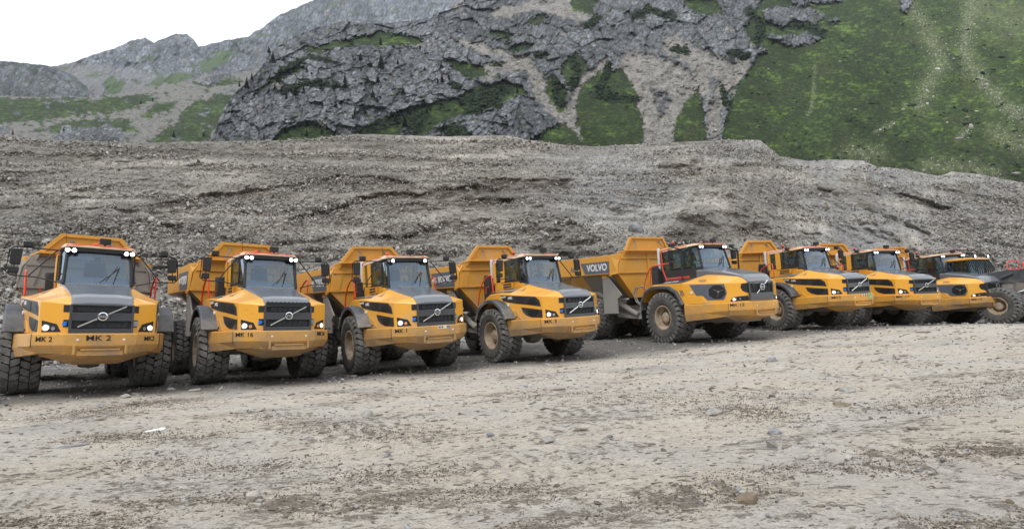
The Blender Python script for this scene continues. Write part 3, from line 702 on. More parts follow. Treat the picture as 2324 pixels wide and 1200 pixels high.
SCREE = [([(1190, 140), (1215, 175), (1240, 225), (1280, 265), (1345, 340)], 15), ([(1375, 145), (1320, 195), (1298, 240), (1305, 290), (1350, 340)], 12), ([(1425, 165), (1455, 215), (1480, 275), (1495, 345)], 24), ([(1590, 190), (1545, 240), (1510, 290), (1495, 345)], 22),
         ([(1690, 140), (1640, 200), (1620, 260), (1622, 345)], 15), ([(1440, 150), (1520, 175), (1560, 200)], 32), ([(1700, 150), (1670, 190), (1665, 220), (1678, 262)], 6), ([(1100, 165), (1150, 150), (1200, 150)], 14), ([(1260, 10), (1320, 30), (1290, 0)], 18), ([(1050, 95), (1140, 125), (1190, 140)], 8), ([(1530, 100), (1600, 150), (1660, 160)], 22), ([(1130, 30), (1220, 10), (1280, 30)], 12)]
WSTREAK = [([(2050, 0), (2085, 40), (2110, 75), (2130, 125), (2135, 150), (2105, 190), (2090, 240)], 14, .7), ([(2210, 0), (2195, 60), (2188, 110), (2205, 150), (2240, 200), (2280, 240), (2340, 275)], 13, .8), ([(1985, 300), (2030, 280)], 3, .8), ([(1850, 150), (1845, 230), (1835, 262)], 3, .5),
           ([(1930, 345), (1990, 350)], 14, .5), ([(2170, 320), (2200, 290)], 6, .8), ([(2100, 375), (2180, 380), (2260, 395)], 14, .45), ([(2230, 20), (2324, 60)], 30, .22), ([(2260, 300), (2324, 330)], 18, .5)]
SCRUB = [([(1370, 190), (1350, 215), (1400, 222), (1450, 225)], 14), ([(1380, 150), (1370, 185)], 8), ([(1050, 230), (1110, 215), (1150, 200)], 16), ([(1060, 250), (1130, 232)], 14), ([(820, 300), (900, 272), (960, 262)], 14), ([(1260, 175), (1262, 210), (1275, 240)], 9), ([(1300, 130), (1310, 165), (1300, 195)], 10),
         ([(1700, 20), (1730, 60), (1720, 100)], 12), ([(1780, 60), (1830, 62), (1870, 75)], 8), ([(1660, 120), (1700, 130)], 10), ([(1530, 110), (1560, 120)], 9), ([(1015, 295), (1050, 300)], 14), ([(1220, 125), (1240, 125)], 7), ([(1440, 40), (1470, 20), (1530, 40)], 12), ([(1640, 195), (1650, 240)], 6),
         ([(920, 275), (950, 290)], 14), ([(640, 205), (700, 190), (780, 195)], 8), ([(1030, 190), (1040, 200)], 8), ([(640, 160), (700, 130), (760, 140)], 7), ([(1360, 40), (1330, 60)], 9)]
def warp(PX, PY, k=5.0, sc=26, seed=400):
    return PX + k * fbm(PX / sc, PY / sc, 4, seed), PY + k * fbm(PX / sc, PY / sc, 4, seed + 9)
def masks_M(PX, PY, ledges=True):
    wx, wy = warp(PX, PY, 16, 22)
    g = np.zeros(PX.shape)
    for k_ in range(4):
        wx2, wy2 = warp(PX, PY, 9 + 7 * k_, 34 - 7 * k_, 600 + 20 * k_); gk = np.zeros(PX.shape, bool)
        for p in GREEN: gk |= pip(wx2, wy2, p)
        for p in ROCKIN: gk &= ~pip(wx2, wy2, p)
        g += gk * .25
    g = sstep(.34, .66, g + .62 * fbm(PX / 8, PY / 4.5, 5, 690, .7))
    # tufts of green on ledges of the rock
    led = fbm(PX / 30 + PY / 60, PY / 12 - PX / 90, 5, 410, .6); g2 = sstep(.22, .34, led) * (PY > 20)
    if ledges: g = np.maximum(g, g2 * .75)
    s_ = np.zeros(PX.shape)
    for pl, w in SCREE:
        d, fr = pdist(wx, wy, pl); s_ = np.maximum(s_, 1 - sstep(w * .75, w * 1.35, d))
    s_ = np.where(g > .9, s_ * .0, s_)
    broad = np.exp(-(((PX - 1520) / 120) ** 2 + ((PY - 210) / 100) ** 2)) * sstep(-.15, .35, fbm(PX / 22 + PY / 40, PY / 14, 5, 415, .65)) * (g < .5); s_ = np.maximum(s_ * (.62 + .38 * sstep(-.25, .1, fbm(PX / 12, PY / 12, 4, 416))), broad * .8)
    sc = np.zeros(PX.shape)
    for pl, w in SCRUB:
        d, fr = pdist(wx, wy, pl); sc = np.maximum(sc, 1 - sstep(w * .6, w * 1.1, d + 5 * fbm(PX / 9, PY / 6, 3, 417)))
    return g, s_, sc
def relief_M(PX, PY, X, Z):
    g, s_, sc = masks_M(PX, PY, False)
    rock = np.clip(1 - g - s_ * .9, 0, 1)
    r1 = ridged(X / 95, Z / 60, 5, 420, .55); r2 = ridged((X + Z * .5) / 16, (Z - X * .35) / 26, 5, 425, .6)
    big = fbm(X / 260, Z / 200, 4, 430)
    wq, wr = warp(PX, PY, 5, 12, 640)
    v1_, t1_, e1_ = worley(wq / 34 + wr / 90, wr / 26 - wq / 120, 1); v2_, t2_, e2_ = worley(wq / 12 + wr / 30, wr / 10, 2)
    v0_, t0_, e0_ = worley(wq / 85 + wr / 160, wr / 70 - wq / 200, 4)
    facet = (v0_ * .8 + t0_ * 2.0) * .010 + .006 * (1 - sstep(0, .12, e0_)) + (v1_ * .9 + t1_ * 2.6) * .0085 + (v2_ * .9 + t2_ * 2.2) * .0030
    but = -.055 * np.exp(-(((PX - 830) / 230) ** 2 + ((PY - 170) / 120) ** 2)) - .04 * np.exp(-(((PX - 1120) / 90) ** 2 + ((PY - 270) / 50) ** 2))
    chute = 0
    for pl, w in SCREE[:5]:
        d, fr = pdist(PX, PY, pl); chute = chute + .012 * np.exp(-(d / (w * 1.6)) ** 2)
    rib = ridged(X / 10, Z / 46, 4, 433, .6)
    fine = fbm(PX / 7, PY / 5, 4, 435)
    fold = .012 * fbm(PX / 90 - PY / 130, PY / 200, 3, 436) + .010 * ridged(PX / 120 + PY / 210 + 3, PY / 500, 3, 443) * sstep(1650, 1800, PX)
    r3 = ridged(PX / 38 + PY / 90, PY / 75 - PX / 160, 5, 437, .55)
    rk = .04 + .96 * rock
    return but + chute + .022 * big + fold - rk * (.007 * r3 + .002 * r2 + .003 * rib + facet) - .0022 * fine - sc * .002
def rock_colour(PX, PY, X, Z, base=(.19, .20, .212)):
    wq, wr = warp(PX, PY, 5, 12, 640)
    v1_, t1_, e1_ = worley(wq / 34 + wr / 90, wr / 26 - wq / 120, 1); v2_, t2_, e2_ = worley(wq / 12 + wr / 30, wr / 10, 2); v3_, t3_, e3_ = worley(wq / 5, wr / 4.5 + wq / 14, 3); v0_, t0_, e0_ = worley(wq / 85 + wr / 160, wr / 70 - wq / 200, 4)
    fac = ((.74 + .46 * v0_) * (1 - .35 * (1 - sstep(0, .09, e0_))) * (.80 + .4 * v1_) * (.78 + .44 * v2_) * (.82 + .36 * v3_) * (1 - .72 * (1 - sstep(.0, .12, e1_)) * (v2_ > .3)) * (1 - .5 * (1 - sstep(.0, .15, e2_))))[..., None]
    b = np.array(base)
    big = fbm(X / 120, Z / 80, 4, 440)[..., None]
    rib = ridged((X + Z * .5) / 14, (Z - X * .35) / 22, 5, 425, .6)[..., None]
    crack = ridged(PX / 9 + PY / 20, PY / 11 - PX / 30, 5, 445, .7)[..., None]
    v1 = ridged(PX / 5.5, PY / 16, 4, 446, .6)[..., None]
    w = sstep(.18, .55, fbm(PX / 38, PY / 30, 5, 450, .6))[..., None]      # rusty weathering
    warm = np.array([.30, .235, .185])
    c = b * (1 + .35 * big) * (1 - w * .6) + warm * w * .6
    c = c * (1 + .30 * fbm(PX / 4, PY / 4, 3, 452)[..., None]) * (1 - .60 * sstep(.42, .78, crack)) * (1 - .30 * sstep(.45, .8, v1)) * (1 + .25 * rib)
    pale_ = sstep(.22, .5, fbm(PX / 14 + PY / 40, PY / 9, 4, 455))[..., None]
    lightv = ridged(PX / 26 + PY / 60, PY / 34 - PX / 80, 5, 458, .6)[..., None]
    return c * fac ** .8 * .98 * (1 + .75 * pale_) * (1 - .5 * sstep(.15, -.35, lightv))
def grass_colour(PX, PY):
    dk, md, lt = np.array([.026, .042, .016]), np.array([.055, .092, .024]), np.array([.125, .19, .045])
    a = fbm(PX / 60 - PY / 90, PY / 26, 5, 460, .6)[..., None]; b = fbm(PX / 16, PY / 4.5, 4, 465, .65)[..., None]; brn = sstep(.1, .5, fbm(PX / 90, PY / 60, 4, 468))[..., None]
    f = sstep(-.2, .45, a * .7 + b * .85); c = dk * (1 - f) + md * f
    l = sstep(.15, .60, a * .75 + b * .75 + .1 * fbm(PX / 200, PY / 150, 2, 470)[..., None]); c = c * (1 - l) + lt * l
    c = c * (1 - brn * .35) + np.array([.062, .060, .030]) * brn * .35
    dd = fbm(PX / 9 - PY / 14, PY / 3.6 + PX / 40, 3, 474, .6)[..., None]
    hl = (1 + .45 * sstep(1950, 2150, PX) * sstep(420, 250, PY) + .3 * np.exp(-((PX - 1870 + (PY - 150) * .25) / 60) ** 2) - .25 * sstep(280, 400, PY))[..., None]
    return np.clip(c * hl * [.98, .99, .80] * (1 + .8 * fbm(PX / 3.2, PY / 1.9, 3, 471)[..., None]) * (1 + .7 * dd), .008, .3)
def colour_M(PX, PY, X, Z):
    g, s_, sc = masks_M(PX, PY)
    rock = rock_colour(PX, PY, X, Z)
    gr = grass_colour(PX, PY)
    scr = np.array([.33, .305, .275]) * (1 + .48 * fbm(PX / 3, PY / 3, 4, 475, .7)[..., None]) * (1 - .25 * sstep(-.1, .4, fbm(PX / 26, PY / 12, 3, 477))[..., None])
    c = rock * (1 - s_[..., None]) + scr * s_[..., None]
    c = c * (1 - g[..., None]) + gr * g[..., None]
    c = c * (1 - sc[..., None]) + np.array([.017, .028, .014]) * (1 + .5 * fbm(PX / 3, PY / 3, 3, 479)[..., None]) * sc[..., None]
    # bare stones along the runnels of the green slope
    for pl, w, k in WSTREAK:
        d, fr = pdist(PX + 6 * fbm(PX / 20, PY / 20, 3, 480), PY, pl)
        spots = (fbm(PX / 4.2, PY / 2.6, 3, 485, .7) > (.53 - .46 * k * np.exp(-(d / (w * 1.5)) ** 2))) * np.exp(-(d / (w * 2.6)) ** 2)
        spots = np.clip(spots, 0, 1)[..., None] * .85; c = c * (1 - spots) + np.array([.42, .41, .39]) * spots
        halo = (np.exp(-(d / (w * 1.5)) ** 2) * (.35 + .4 * sstep(-.2, .3, fbm(PX / 10, PY / 14, 3, 488))) * (g > .5))[..., None]; c = c * (1 - halo) + np.array([.17, .195, .09]) * halo
    return np.clip(c, .01, .8)
mount_m = stone_ground_mat('alpine_slope', .16, .9, .22)
mount_m.node_tree.nodes['Bump'].inputs['Distance'].default_value = 4.0
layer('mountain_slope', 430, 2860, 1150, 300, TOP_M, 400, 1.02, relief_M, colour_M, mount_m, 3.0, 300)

TOP_R = [(60, 165), (120, 152), (170, 142), (230, 120), (262, 112), (290, 96), (330, 88), (350, 98), (382, 86), (400, 79), (425, 80), (440, 92), (452, 110), (480, 101), (520, 92), (562, 86), (580, 72), (600, 64), (618, 45), (640, 33), (700, 8), (760, -22), (900, -90), (1250, -230)]
def relief_R(PX, PY, X, Z):
    return .03 * fbm(X / 400, Z / 300, 4, 500) - .010 * ridged(PX / 34 + PY / 60, PY / 60, 5, 505, .55) - .003 * ridged(X / 30, Z / 60, 4, 506, .6)
def colour_R(PX, PY, X, Z):
    rock = rock_colour(PX, PY, X, Z, (.20, .215, .235))
    wx, wy = warp(PX, PY, 14, 24, 510)
    g = np.zeros(PX.shape)
    for p in ([(235, 185), (250, 175), (285, 190), (270, 215), (240, 212)], [(340, 190), (400, 165), (440, 168), (500, 150), (540, 120), (500, 122), (450, 160), (420, 192), (350, 195)], [(450, 140), (520, 122), (510, 140), (470, 160)]): g = np.maximum(g, pip(wx, wy, p))
    g = np.maximum(g, (fbm(PX / 40, PY / 18, 4, 515) > .30) * .7)[..., None]
    s_ = sstep(160, 178, PY + .22 * (330 - PX) * (PX < 460) + 8 * fbm(PX / 20, PY / 20, 3, 517))[..., None] * .75
    scr = np.array([.20, .195, .19]) * (1 + .35 * fbm(PX / 4, PY / 4, 3, 519)[..., None])
    c = rock * (1 - s_) + scr * s_; return np.clip(c * (1 - g) + np.array([.085, .125, .055]) * g, .01, .8)
far_m = stone_ground_mat('far_rock', .06, .7, .15); far_m.node_tree.nodes['Bump'].inputs['Distance'].default_value = 10.0
layer('back_ridge', 40, 1250, 560, 130, TOP_R, 1150, 1.0, relief_R, colour_R, far_m, 3.5, 520, back=200, dense_from=330)

TOP_H = [(-600, 150), (-200, 135), (0, 141), (25, 141), (60, 146), (110, 150), (130, 158), (165, 172), (195, 196), (208, 212), (230, 226), (240, 300)]
def colour_H(PX, PY, X, Z):
    rock = rock_colour(PX, PY, X, Z, (.145, .155, .165)); g = sstep(.0, .3, fbm(PX / 30, PY / 12, 4, 530))[..., None] * .6
    return np.clip(rock * (1 - g) + np.array([.05, .075, .04]) * g, .01, .8)
layer('dark_hill', -600, 240, 330, 90, TOP_H, 900, 1.0, relief_R, colour_H, far_m, 3.0, 540, back=150, dense_from=330)

TOP_V = [(-600, 212), (0, 219), (100, 222), (200, 222), (250, 216), (320, 207), (400, 190), (450, 180), (520, 166), (600, 150), (660, 140)]
GV = [[(0, 222), (180, 225), (240, 240), (180, 262), (90, 275), (-600, 285), (-600, 215)], [(220, 225), (330, 215), (360, 222), (300, 245), (230, 262), (205, 255)], [(330, 335), (345, 315), (400, 280), (430, 240), (470, 222), (540, 214), (520, 250), (480, 300), (470, 335)],
      [(350, 238), (400, 228), (395, 245), (345, 262), (330, 272), (325, 262)], [(60, 300), (120, 285), (200, 270), (290, 270), (310, 300), (240, 290), (130, 300)], [(440, 190), (520, 175), (560, 185), (470, 200)], [(125, 262), (150, 245), (190, 252), (150, 270)]]
RV = [[(120, 310), (150, 285), (200, 292), (240, 280), (272, 290), (285, 320), (250, 345), (100, 345)], [(455, 185), (500, 160), (560, 148), (600, 145), (540, 172), (480, 190)], [(-50, 290), (10, 280), (30, 296), (10, 310), (-60, 315)]]
def colour_V(PX, PY, X, Z):
    rock = rock_colour(PX, PY, X, Z, (.19, .20, .21)); gr = grass_colour(PX, PY) * 1.15
    wx, wy = warp(PX, PY, 15, 20, 550)
    g = np.zeros(PX.shape)
    for k_ in range(4):
        wx2, wy2 = warp(PX, PY, 9 + 7 * k_, 34 - 7 * k_, 700 + 20 * k_); gk = np.zeros(PX.shape, bool)
        for p in GV: gk |= pip(wx2, wy2, p)
        g += gk * .25
    g = sstep(.20, .60, g * .85 + .12 + 1.1 * fbm(PX / 16 - PY / 30, PY / 8, 5, 790, .65))
    r = np.zeros(PX.shape)
    for p in RV: r = np.maximum(r, pip(wx, wy, p))
    r = np.maximum(r, sstep(.2, .36, fbm(PX / 30, PY / 14, 5, 792, .6)) * .9)
    scr = np.array([.215, .205, .19]) * (1 + .55 * fbm(PX / 3, PY / 2.2, 4, 557, .7)[..., None])
    c = scr * (1 - g[..., None]) + gr * g[..., None]; c = c * (1 - r[..., None]) + rock * r[..., None]
    return np.clip(c, .01, .8)
def relief_V(PX, PY, X, Z):
    but = -.05 * np.exp(-(((PX - 205) / 90) ** 2 + ((PY - 305) / 28) ** 2))
    return but + .02 * fbm(PX / 120, PY / 60, 4, 560) - .004 * ridged(PX / 24, PY / 20, 4, 565) + .001 * fbm(PX / 4, PY / 3, 3, 567)
layer('valley_floor', -600, 680, 560, 170, TOP_V, 520, .80, relief_V, colour_V, mount_m, 2.0, 570, back=80, dense_from=360)

def on_mountain(px, py, which='M'):
    a, e = rays(px, py); PX, PY = np.array([[float(px)]]), np.array([[float(py)]])
    D0, T, rel = {'M': (400, 1.02, relief_M), 'V': (520, .80, relief_V)}[which]
    D = plane_D(e, D0, T); D = float(D * (1 + rel(PX, PY, np.array([[a * D]]), np.array([[e * D]]))[0, 0]))
    return Vector((a * D, D, EYE + e * D))
def on_mountain_many(px, py):
    a, e = rays(px, py); D = plane_D(e, 400, 1.02); D = D * (1 + relief_M(px, py, a * D, e * D)); return np.stack([a * D, D, EYE + e * D], -1)
# blocks lying in the chutes, low pine scrub, stones of the green slope
pxs, pys, szs = [], [], []
for pl, w in SCREE:
    m_ = int(26 * w); A = np.array(pl, float); i = RNG.integers(0, len(pl) - 1, m_); u = RNG.random(m_)[:, None]; p = A[i] * (1 - u) + A[i + 1] * u + RNG.normal(0, w * .45, (m_, 2)); pxs.append(p[:, 0]); pys.append(p[:, 1]); szs.append(np.exp(RNG.normal(math.log(1.3), .4, m_)))
px_, py_, sz = map(np.concatenate, (pxs, pys, szs)); k = (py_ < 345) & (py_ > -100); g_, _, _ = masks_M(px_, py_); k &= g_ < .5
scatter('scree_blocks', on_mountain_many(px_[k], py_[k]), sz[k], stone_mat('pale_scree', [(.24, .225, .20), (.36, .34, .31), (.44, .42, .39), (.20, .19, .18)]), 'pale blocks lying in the scree chutes of the mountain', 'scree', 13)
pxs, pys, szs = [], [], []
for pl, w in SCRUB:
    m_ = int(9 * w); A = np.array(pl, float); i = RNG.integers(0, len(pl) - 1, m_); u = RNG.random(m_)[:, None]; p = A[i] * (1 - u) + A[i + 1] * u + RNG.normal(0, w * .42, (m_, 2)); pxs.append(p[:, 0]); pys.append(p[:, 1]); szs.append(np.exp(RNG.normal(math.log(2.6), .35, m_)))
m_ = 2600; q = RNG.random((m_, 2)) * [900, 430] + [1660, -10]; kk = fbm(q[:, 0] / 60 - q[:, 1] / 90, q[:, 1] / 24, 5, 460, .6) + .35 * np.exp(-((q[:, 0] - 1740) / 90) ** 2) * (q[:, 1] < 140) < -.10; q = q[kk]; pxs.append(q[:, 0]); pys.append(q[:, 1]); szs.append(np.exp(RNG.normal(math.log(1.5), .4, len(q))))
m_ = 900; q = RNG.random((m_, 2)) * [600, 270] + [620, 60]; kk = fbm(q[:, 0] / 34, q[:, 1] / 10, 5, 410, .6) > .12; pxs.append(q[kk, 0]); pys.append(q[kk, 1]); szs.append(np.exp(RNG.normal(math.log(2.0), .4, kk.sum())))
px_, py_, sz = map(np.concatenate, (pxs, pys, szs)); k = ((py_ < 330) | (px_ > 1700)) & (py_ > table(px_, TOP_M) + 6)
sc3 = sz[k][:, None] * RNG.uniform([1.0, 1.0, .6], [1.7, 1.7, 1.0], (k.sum(), 3))
scatter('dwarf_pine_scrub', on_mountain_many(px_[k], py_[k]), sc3, stone_mat('dwarf_pine_needles', [(.014, .024, .012), (.024, .040, .018), (.040, .058, .024)], .95), 'dark low pine scrub on the ledges of the mountain', 'shrubs', 17, 2, .8, True)
pxs, pys, szs = [], [], []
for pl, w, kf in WSTREAK:
    m_ = int(8 * w * kf * len(pl)); A = np.array(pl, float); i = RNG.integers(0, len(pl) - 1, m_); u = RNG.random(m_)[:, None]; p = A[i] * (1 - u) + A[i + 1] * u + RNG.normal(0, 1, (m_, 2)) * RNG.uniform(.2, 2.2, (m_, 1)) * w; pxs.append(p[:, 0]); pys.append(p[:, 1]); szs.append(np.exp(RNG.normal(math.log(.72), .55, m_)))
m_ = 260; pxs.append(RNG.uniform(1700, 2500, m_)); pys.append(RNG.uniform(40, 420, m_)); szs.append(np.exp(RNG.normal(math.log(.6), .4, m_)))
px_, py_, sz = map(np.concatenate, (pxs, pys, szs)); k = (py_ > -100) & ((fbm(px_ / 26, py_ / 22, 3, 487) > -.02) | (RNG.random(len(px_)) < .3))
scatter('slope_stones', on_mountain_many(px_[k], py_[k]), sz[k], stone_mat('bleached_stone', [(.38, .37, .35), (.52, .51, .48), (.62, .61, .58)]), 'small bleached stones along the runnels of the green slope', 'stones', 19)

# ---- boulders and rocks one can point to
def rock_mesh(seed, n=2, amp=.35, flat=(1, .8, .6)):
    import bmesh
    bm = bmesh.new(); bmesh.ops.create_icosphere(bm, subdivisions=n, radius=.5)
    r = np.random.default_rng(seed); off = r.uniform(0, 50, 3)
    planes = [(Vector(r.normal(0, 1, 3)).normalized(), r.uniform(.26, .42)) for _ in range(9)]
    for v in bm.verts:
        for nrm, d in planes:
            k = v.co.dot(nrm)
            if k > d: v.co -= nrm * (k - d) * .92
        v.co *= 1 + amp * .3 * float(perlin(v.co.x * 3 + off[0], v.co.y * 3 + v.co.z * 4 + off[1], seed))
        v.co = Vector((v.co.x * flat[0], v.co.y * flat[1], v.co.z * flat[2]))
    me = bpy.data.meshes.new('rock'); bm.to_mesh(me); bm.free(); return me
rm_grey = simple('grey_rock', (.31, .295, .27), .85, 0, .35, 8.0, .5); rm_tan = simple('tan_rock', (.20, .155, .105), .85, 0, .4, 9.0, .6)
rm_pale = simple('pale_rock', (.36, .33, .295), .85, 0, .25, 3.0, .5); rm_olive = simple('olive_rock', (.185, .172, .148), .85, 0, .3, 3.0, .5); rm_white = simple('white_litter', (.85, .86, .85), .6, 0, .05, 6.0); rm_blue = simple('blue_grey_rock', (.25, .252, .26), .85, 0, .3, 4.0, .4)
for i, (px, py, w, mt, flat, lab) in enumerate([
    (1697, 1142, .125, rm_tan, (1, .8, 1.0), 'brown pyramid shaped stone, darkest single rock on the open yard'), (1248, 999, .21, rm_grey, (1.1, .8, .38), 'flat grey stone in the middle of the yard'),
    (1270, 1005, .14, rm_grey, (1, .7, .4), 'small flat stone touching the flat grey stone mid yard'), (835, 936, .24, rm_grey, (1, .8, .75), 'pointed grey stone on the yard below the third truck'),
    (574, 1135, .14, rm_pale, (1, .8, .85), 'pale cube shaped stone near the bottom left of the yard'), (588, 1141, .07, rm_grey, (1, .8, .6), 'small grey stone leaning on the pale cube shaped stone'),
    (2146, 1073, .15, rm_pale, (1.1, .8, .55), 'whitish stone at the right by the dark tyre track'), (1898, 1046, .19, rm_pale, (1, .9, .5), 'pale rounded stone, lower of the three stones right of centre'),
    (1922, 1037, .17, rm_grey, (1.2, .7, .35), 'thin grey slab, right of the three stones right of centre'), (1903, 1032, .14, rm_pale, (1.2, .7, .4), 'pale flat slab, upper of the three stones right of centre'),
    (1820, 1031, .13, rm_grey, (1.2, .7, .45), 'low grey stone left of the three grouped stones'), (1675, 1116, .07, rm_blue, (1, .8, .7), 'small blue grey stone behind the brown pyramid stone'), (1684, 1118, .07, rm_pale, (1.2, .8, .5), 'small pale stone between blue grey stone and brown pyramid stone'),
    (1618, 937, .42, rm_grey, (1.1, .8, .4), 'broad grey stone in a dark patch of soil below the big truck'), (1908, 916, .28, rm_tan, (1, .8, .4), 'low brown stone on the right part of the yard'), (1757, 977, .18, rm_blue, (1, .8, .55), 'lone bluish stone right of centre on clean beige ground'),
    (1925, 888, .30, rm_grey, (1.1, .8, .5), 'grey stone right of centre beyond the brown stone'), (2095, 768, .7, rm_pale, (1.1, .8, .4), 'large pale stone near the tyres of the far trucks'), (1752, 818, .55, rm_blue, (1, .8, .6), 'bluish stone on the yard below truck with number twelve'),
    (287, 902, .34, rm_pale, (1, .8, .5), 'whitish stone in front of the first truck'), (443, 882, .36, rm_pale, (1.2, .8, .35), 'flat pale stone before the wheel of the second truck'), (655, 884, .4, rm_pale, (1.2, .8, .4), 'pale stone on the yard between second and third truck'),
    (1112, 985, .12, rm_blue, (1, .7, .6), 'tiny bluish stone left of the flat grey stone'), (880, 1031, .12, rm_blue, (1, .7, .5), 'small blue grey stone left of centre in the foreground'), (2290, 1142, .06, rm_tan, (1, .8, .7), 'small dark brown stone at the right edge of the foreground'),
    (345, 973, .17, rm_white, (1.3, .6, .2), 'left one of two white scraps on the yard'), (368, 969, .16, rm_white, (1.3, .6, .25), 'right one of two white scraps on the yard'), (160, 1010, .3, rm_blue, (1.6, .4, .2), 'thin dark sliver of stone at the left of the yard')]):
    gx, gy = ground_at(px, py); gz = float(ground_z(np.array([gx]), np.array([gy]))[0])
    o = bpy.data.objects.new('rock', rock_mesh(i + 3, 3, .35, flat)); COL.objects.link(o); o.data.materials.append(mt)
    w = w if w < .2 else .2 + (w - .2) * .35; o.scale = (w * 1.15,) * 3; o.location = (gx, gy, gz + w * flat[2] * .12); o.rotation_euler = (0, 0, i * 1.3)
    tag(o, lab, 'scrap' if 'scrap' in lab else 'stone')
    if 'scrap' in lab: o.name = 'white_scrap'
for i, (px, py, w, mt, flat, lab) in enumerate([
    (1868, 428, 1.5, rm_olive, (1.5, .8, .5), 'dark flat boulder, highest of those stuck in the right bank'), (1897, 440, 1.0, rm_olive, (1, .8, .9), 'dark blocky boulder second from the top in the right bank'), (1967, 473, 1.8, rm_olive, (1.3, .8, .5), 'long olive boulder in the middle of the right bank'),
    (2018, 496, 1.5, rm_olive, (1.2, .8, .5), 'olive boulder right below the long one in the bank'), (2070, 516, 1.5, rm_olive, (1.6, .6, .35), 'thin dark slab low in the right bank'), (2098, 528, 1.3, rm_olive, (1.4, .6, .35), 'lowest dark slab in the right bank'),
    (1440, 524, 1.4, rm_blue, (1.2, .8, .8), 'big light grey boulder on the bank above the big truck'), (1876, 473, .7, rm_tan, (1.1, .8, .8), 'small tan boulder on the right bank'), (630, 348, .7, rm_blue, (1.2, .8, .8), 'grey boulder near the crest of the left bank'), (1735, 480, .5, rm_pale, (1, .8, .8), 'small pale boulder on the bank right of the middle')]):
    p = on_bank(px, py); o = bpy.data.objects.new('boulder', rock_mesh(i + 60, 3, .4, flat)); COL.objects.link(o); o.data.materials.append(mt)
    o.scale = (w * 1.05,) * 3; o.location = p + Vector((0, -w * .08, 0)); o.rotation_euler = (.2, .45, .1 * i); tag(o, lab, 'boulder')
for i, (px, py, w, flat, lab) in enumerate([(2200, 289, 6.5, (1, .8, 1.0), 'largest whitish boulder on the green slope'), (2177, 316, 5.5, (1.3, .8, .7), 'whitish boulder just below the largest one on the green slope'), (2056, 238, 4.5, (1.2, .8, .6), 'whitish flat boulder on the green slope left of the runnel'),
    (2048, 250, 4.5, (1, .8, .7), 'grey boulder under the whitish flat boulder on the green slope'), (2167, 105, 3.5, (1, .8, .8), 'white boulder high between the two stone runnels'), (2193, 267, 4, (1.3, .8, .6), 'small white boulder above the largest one on the green slope'), (2290, 80, 5, (1.6, .7, .4), 'white slab at the upper right of the green slope'),
    (1905, 140, 3, (1, .8, .8), 'lone grey boulder on the upper middle of the green slope'), (1940, 249, 3.5, (1, .8, .8), 'lone grey boulder in the middle of the green slope'), (1744, 157, 3, (1.3, .8, .6), 'white boulder at the upper left of the green slope'), (2300, 395, 6.5, (1.8, .8, .5), 'pale slab at the lower right foot of the green slope')]):
    o = bpy.data.objects.new('boulder', rock_mesh(i + 90, 3, .4, flat)); COL.objects.link(o); o.data.materials.append(rm_pale); o.scale = (w,) * 3; o.location = on_mountain(px, py) + Vector((0, -w * .2, 0)); tag(o, lab, 'boulder')

# ---- conifers
tree_leaf = [simple('dark_needles', (.022, .036, .018), .9, 0, .5, 1.2), simple('green_needles', (.038, .060, .024), .9, 0, .5, 1.2)]; tree_bark = simple('bark', (.09, .07, .055), .9, 0, .3, 3.0)
def conifer(seed):
    r = random.Random(seed); t = empty('conifer')
    MB().tube([(0, 0, -.6), (.1, 0, 4), (.05, .05, 9.6)], [.28, .18, .03], 6).build('trunk', tree_bark, t)
    b = MB(); n = 240
    for i in range(n):
        f = i / n; z = 1.0 + 8.8 * f; R = (2.5 * (1 - f) ** .85 + .15) * r.uniform(.55, 1.1); a = r.uniform(0, 6.283); dz = -R * r.uniform(.25, .5)
        ca, sa = math.cos(a), math.sin(a); w = R * .26
        b.add([(0, 0, z), (ca * R * .6 - sa * w, sa * R * .6 + ca * w, z + dz * .6 + .1), (ca * R, sa * R, z + dz), (ca * R * .6 + sa * w, sa * R * .6 - ca * w, z + dz * .5 - .15)], [(0, 1, 2, 3)])
    b.build('crown', tree_leaf[seed % 2], t); return t
PROTO = [conifer(s_) for s_ in range(4)]
used = [0] * 4
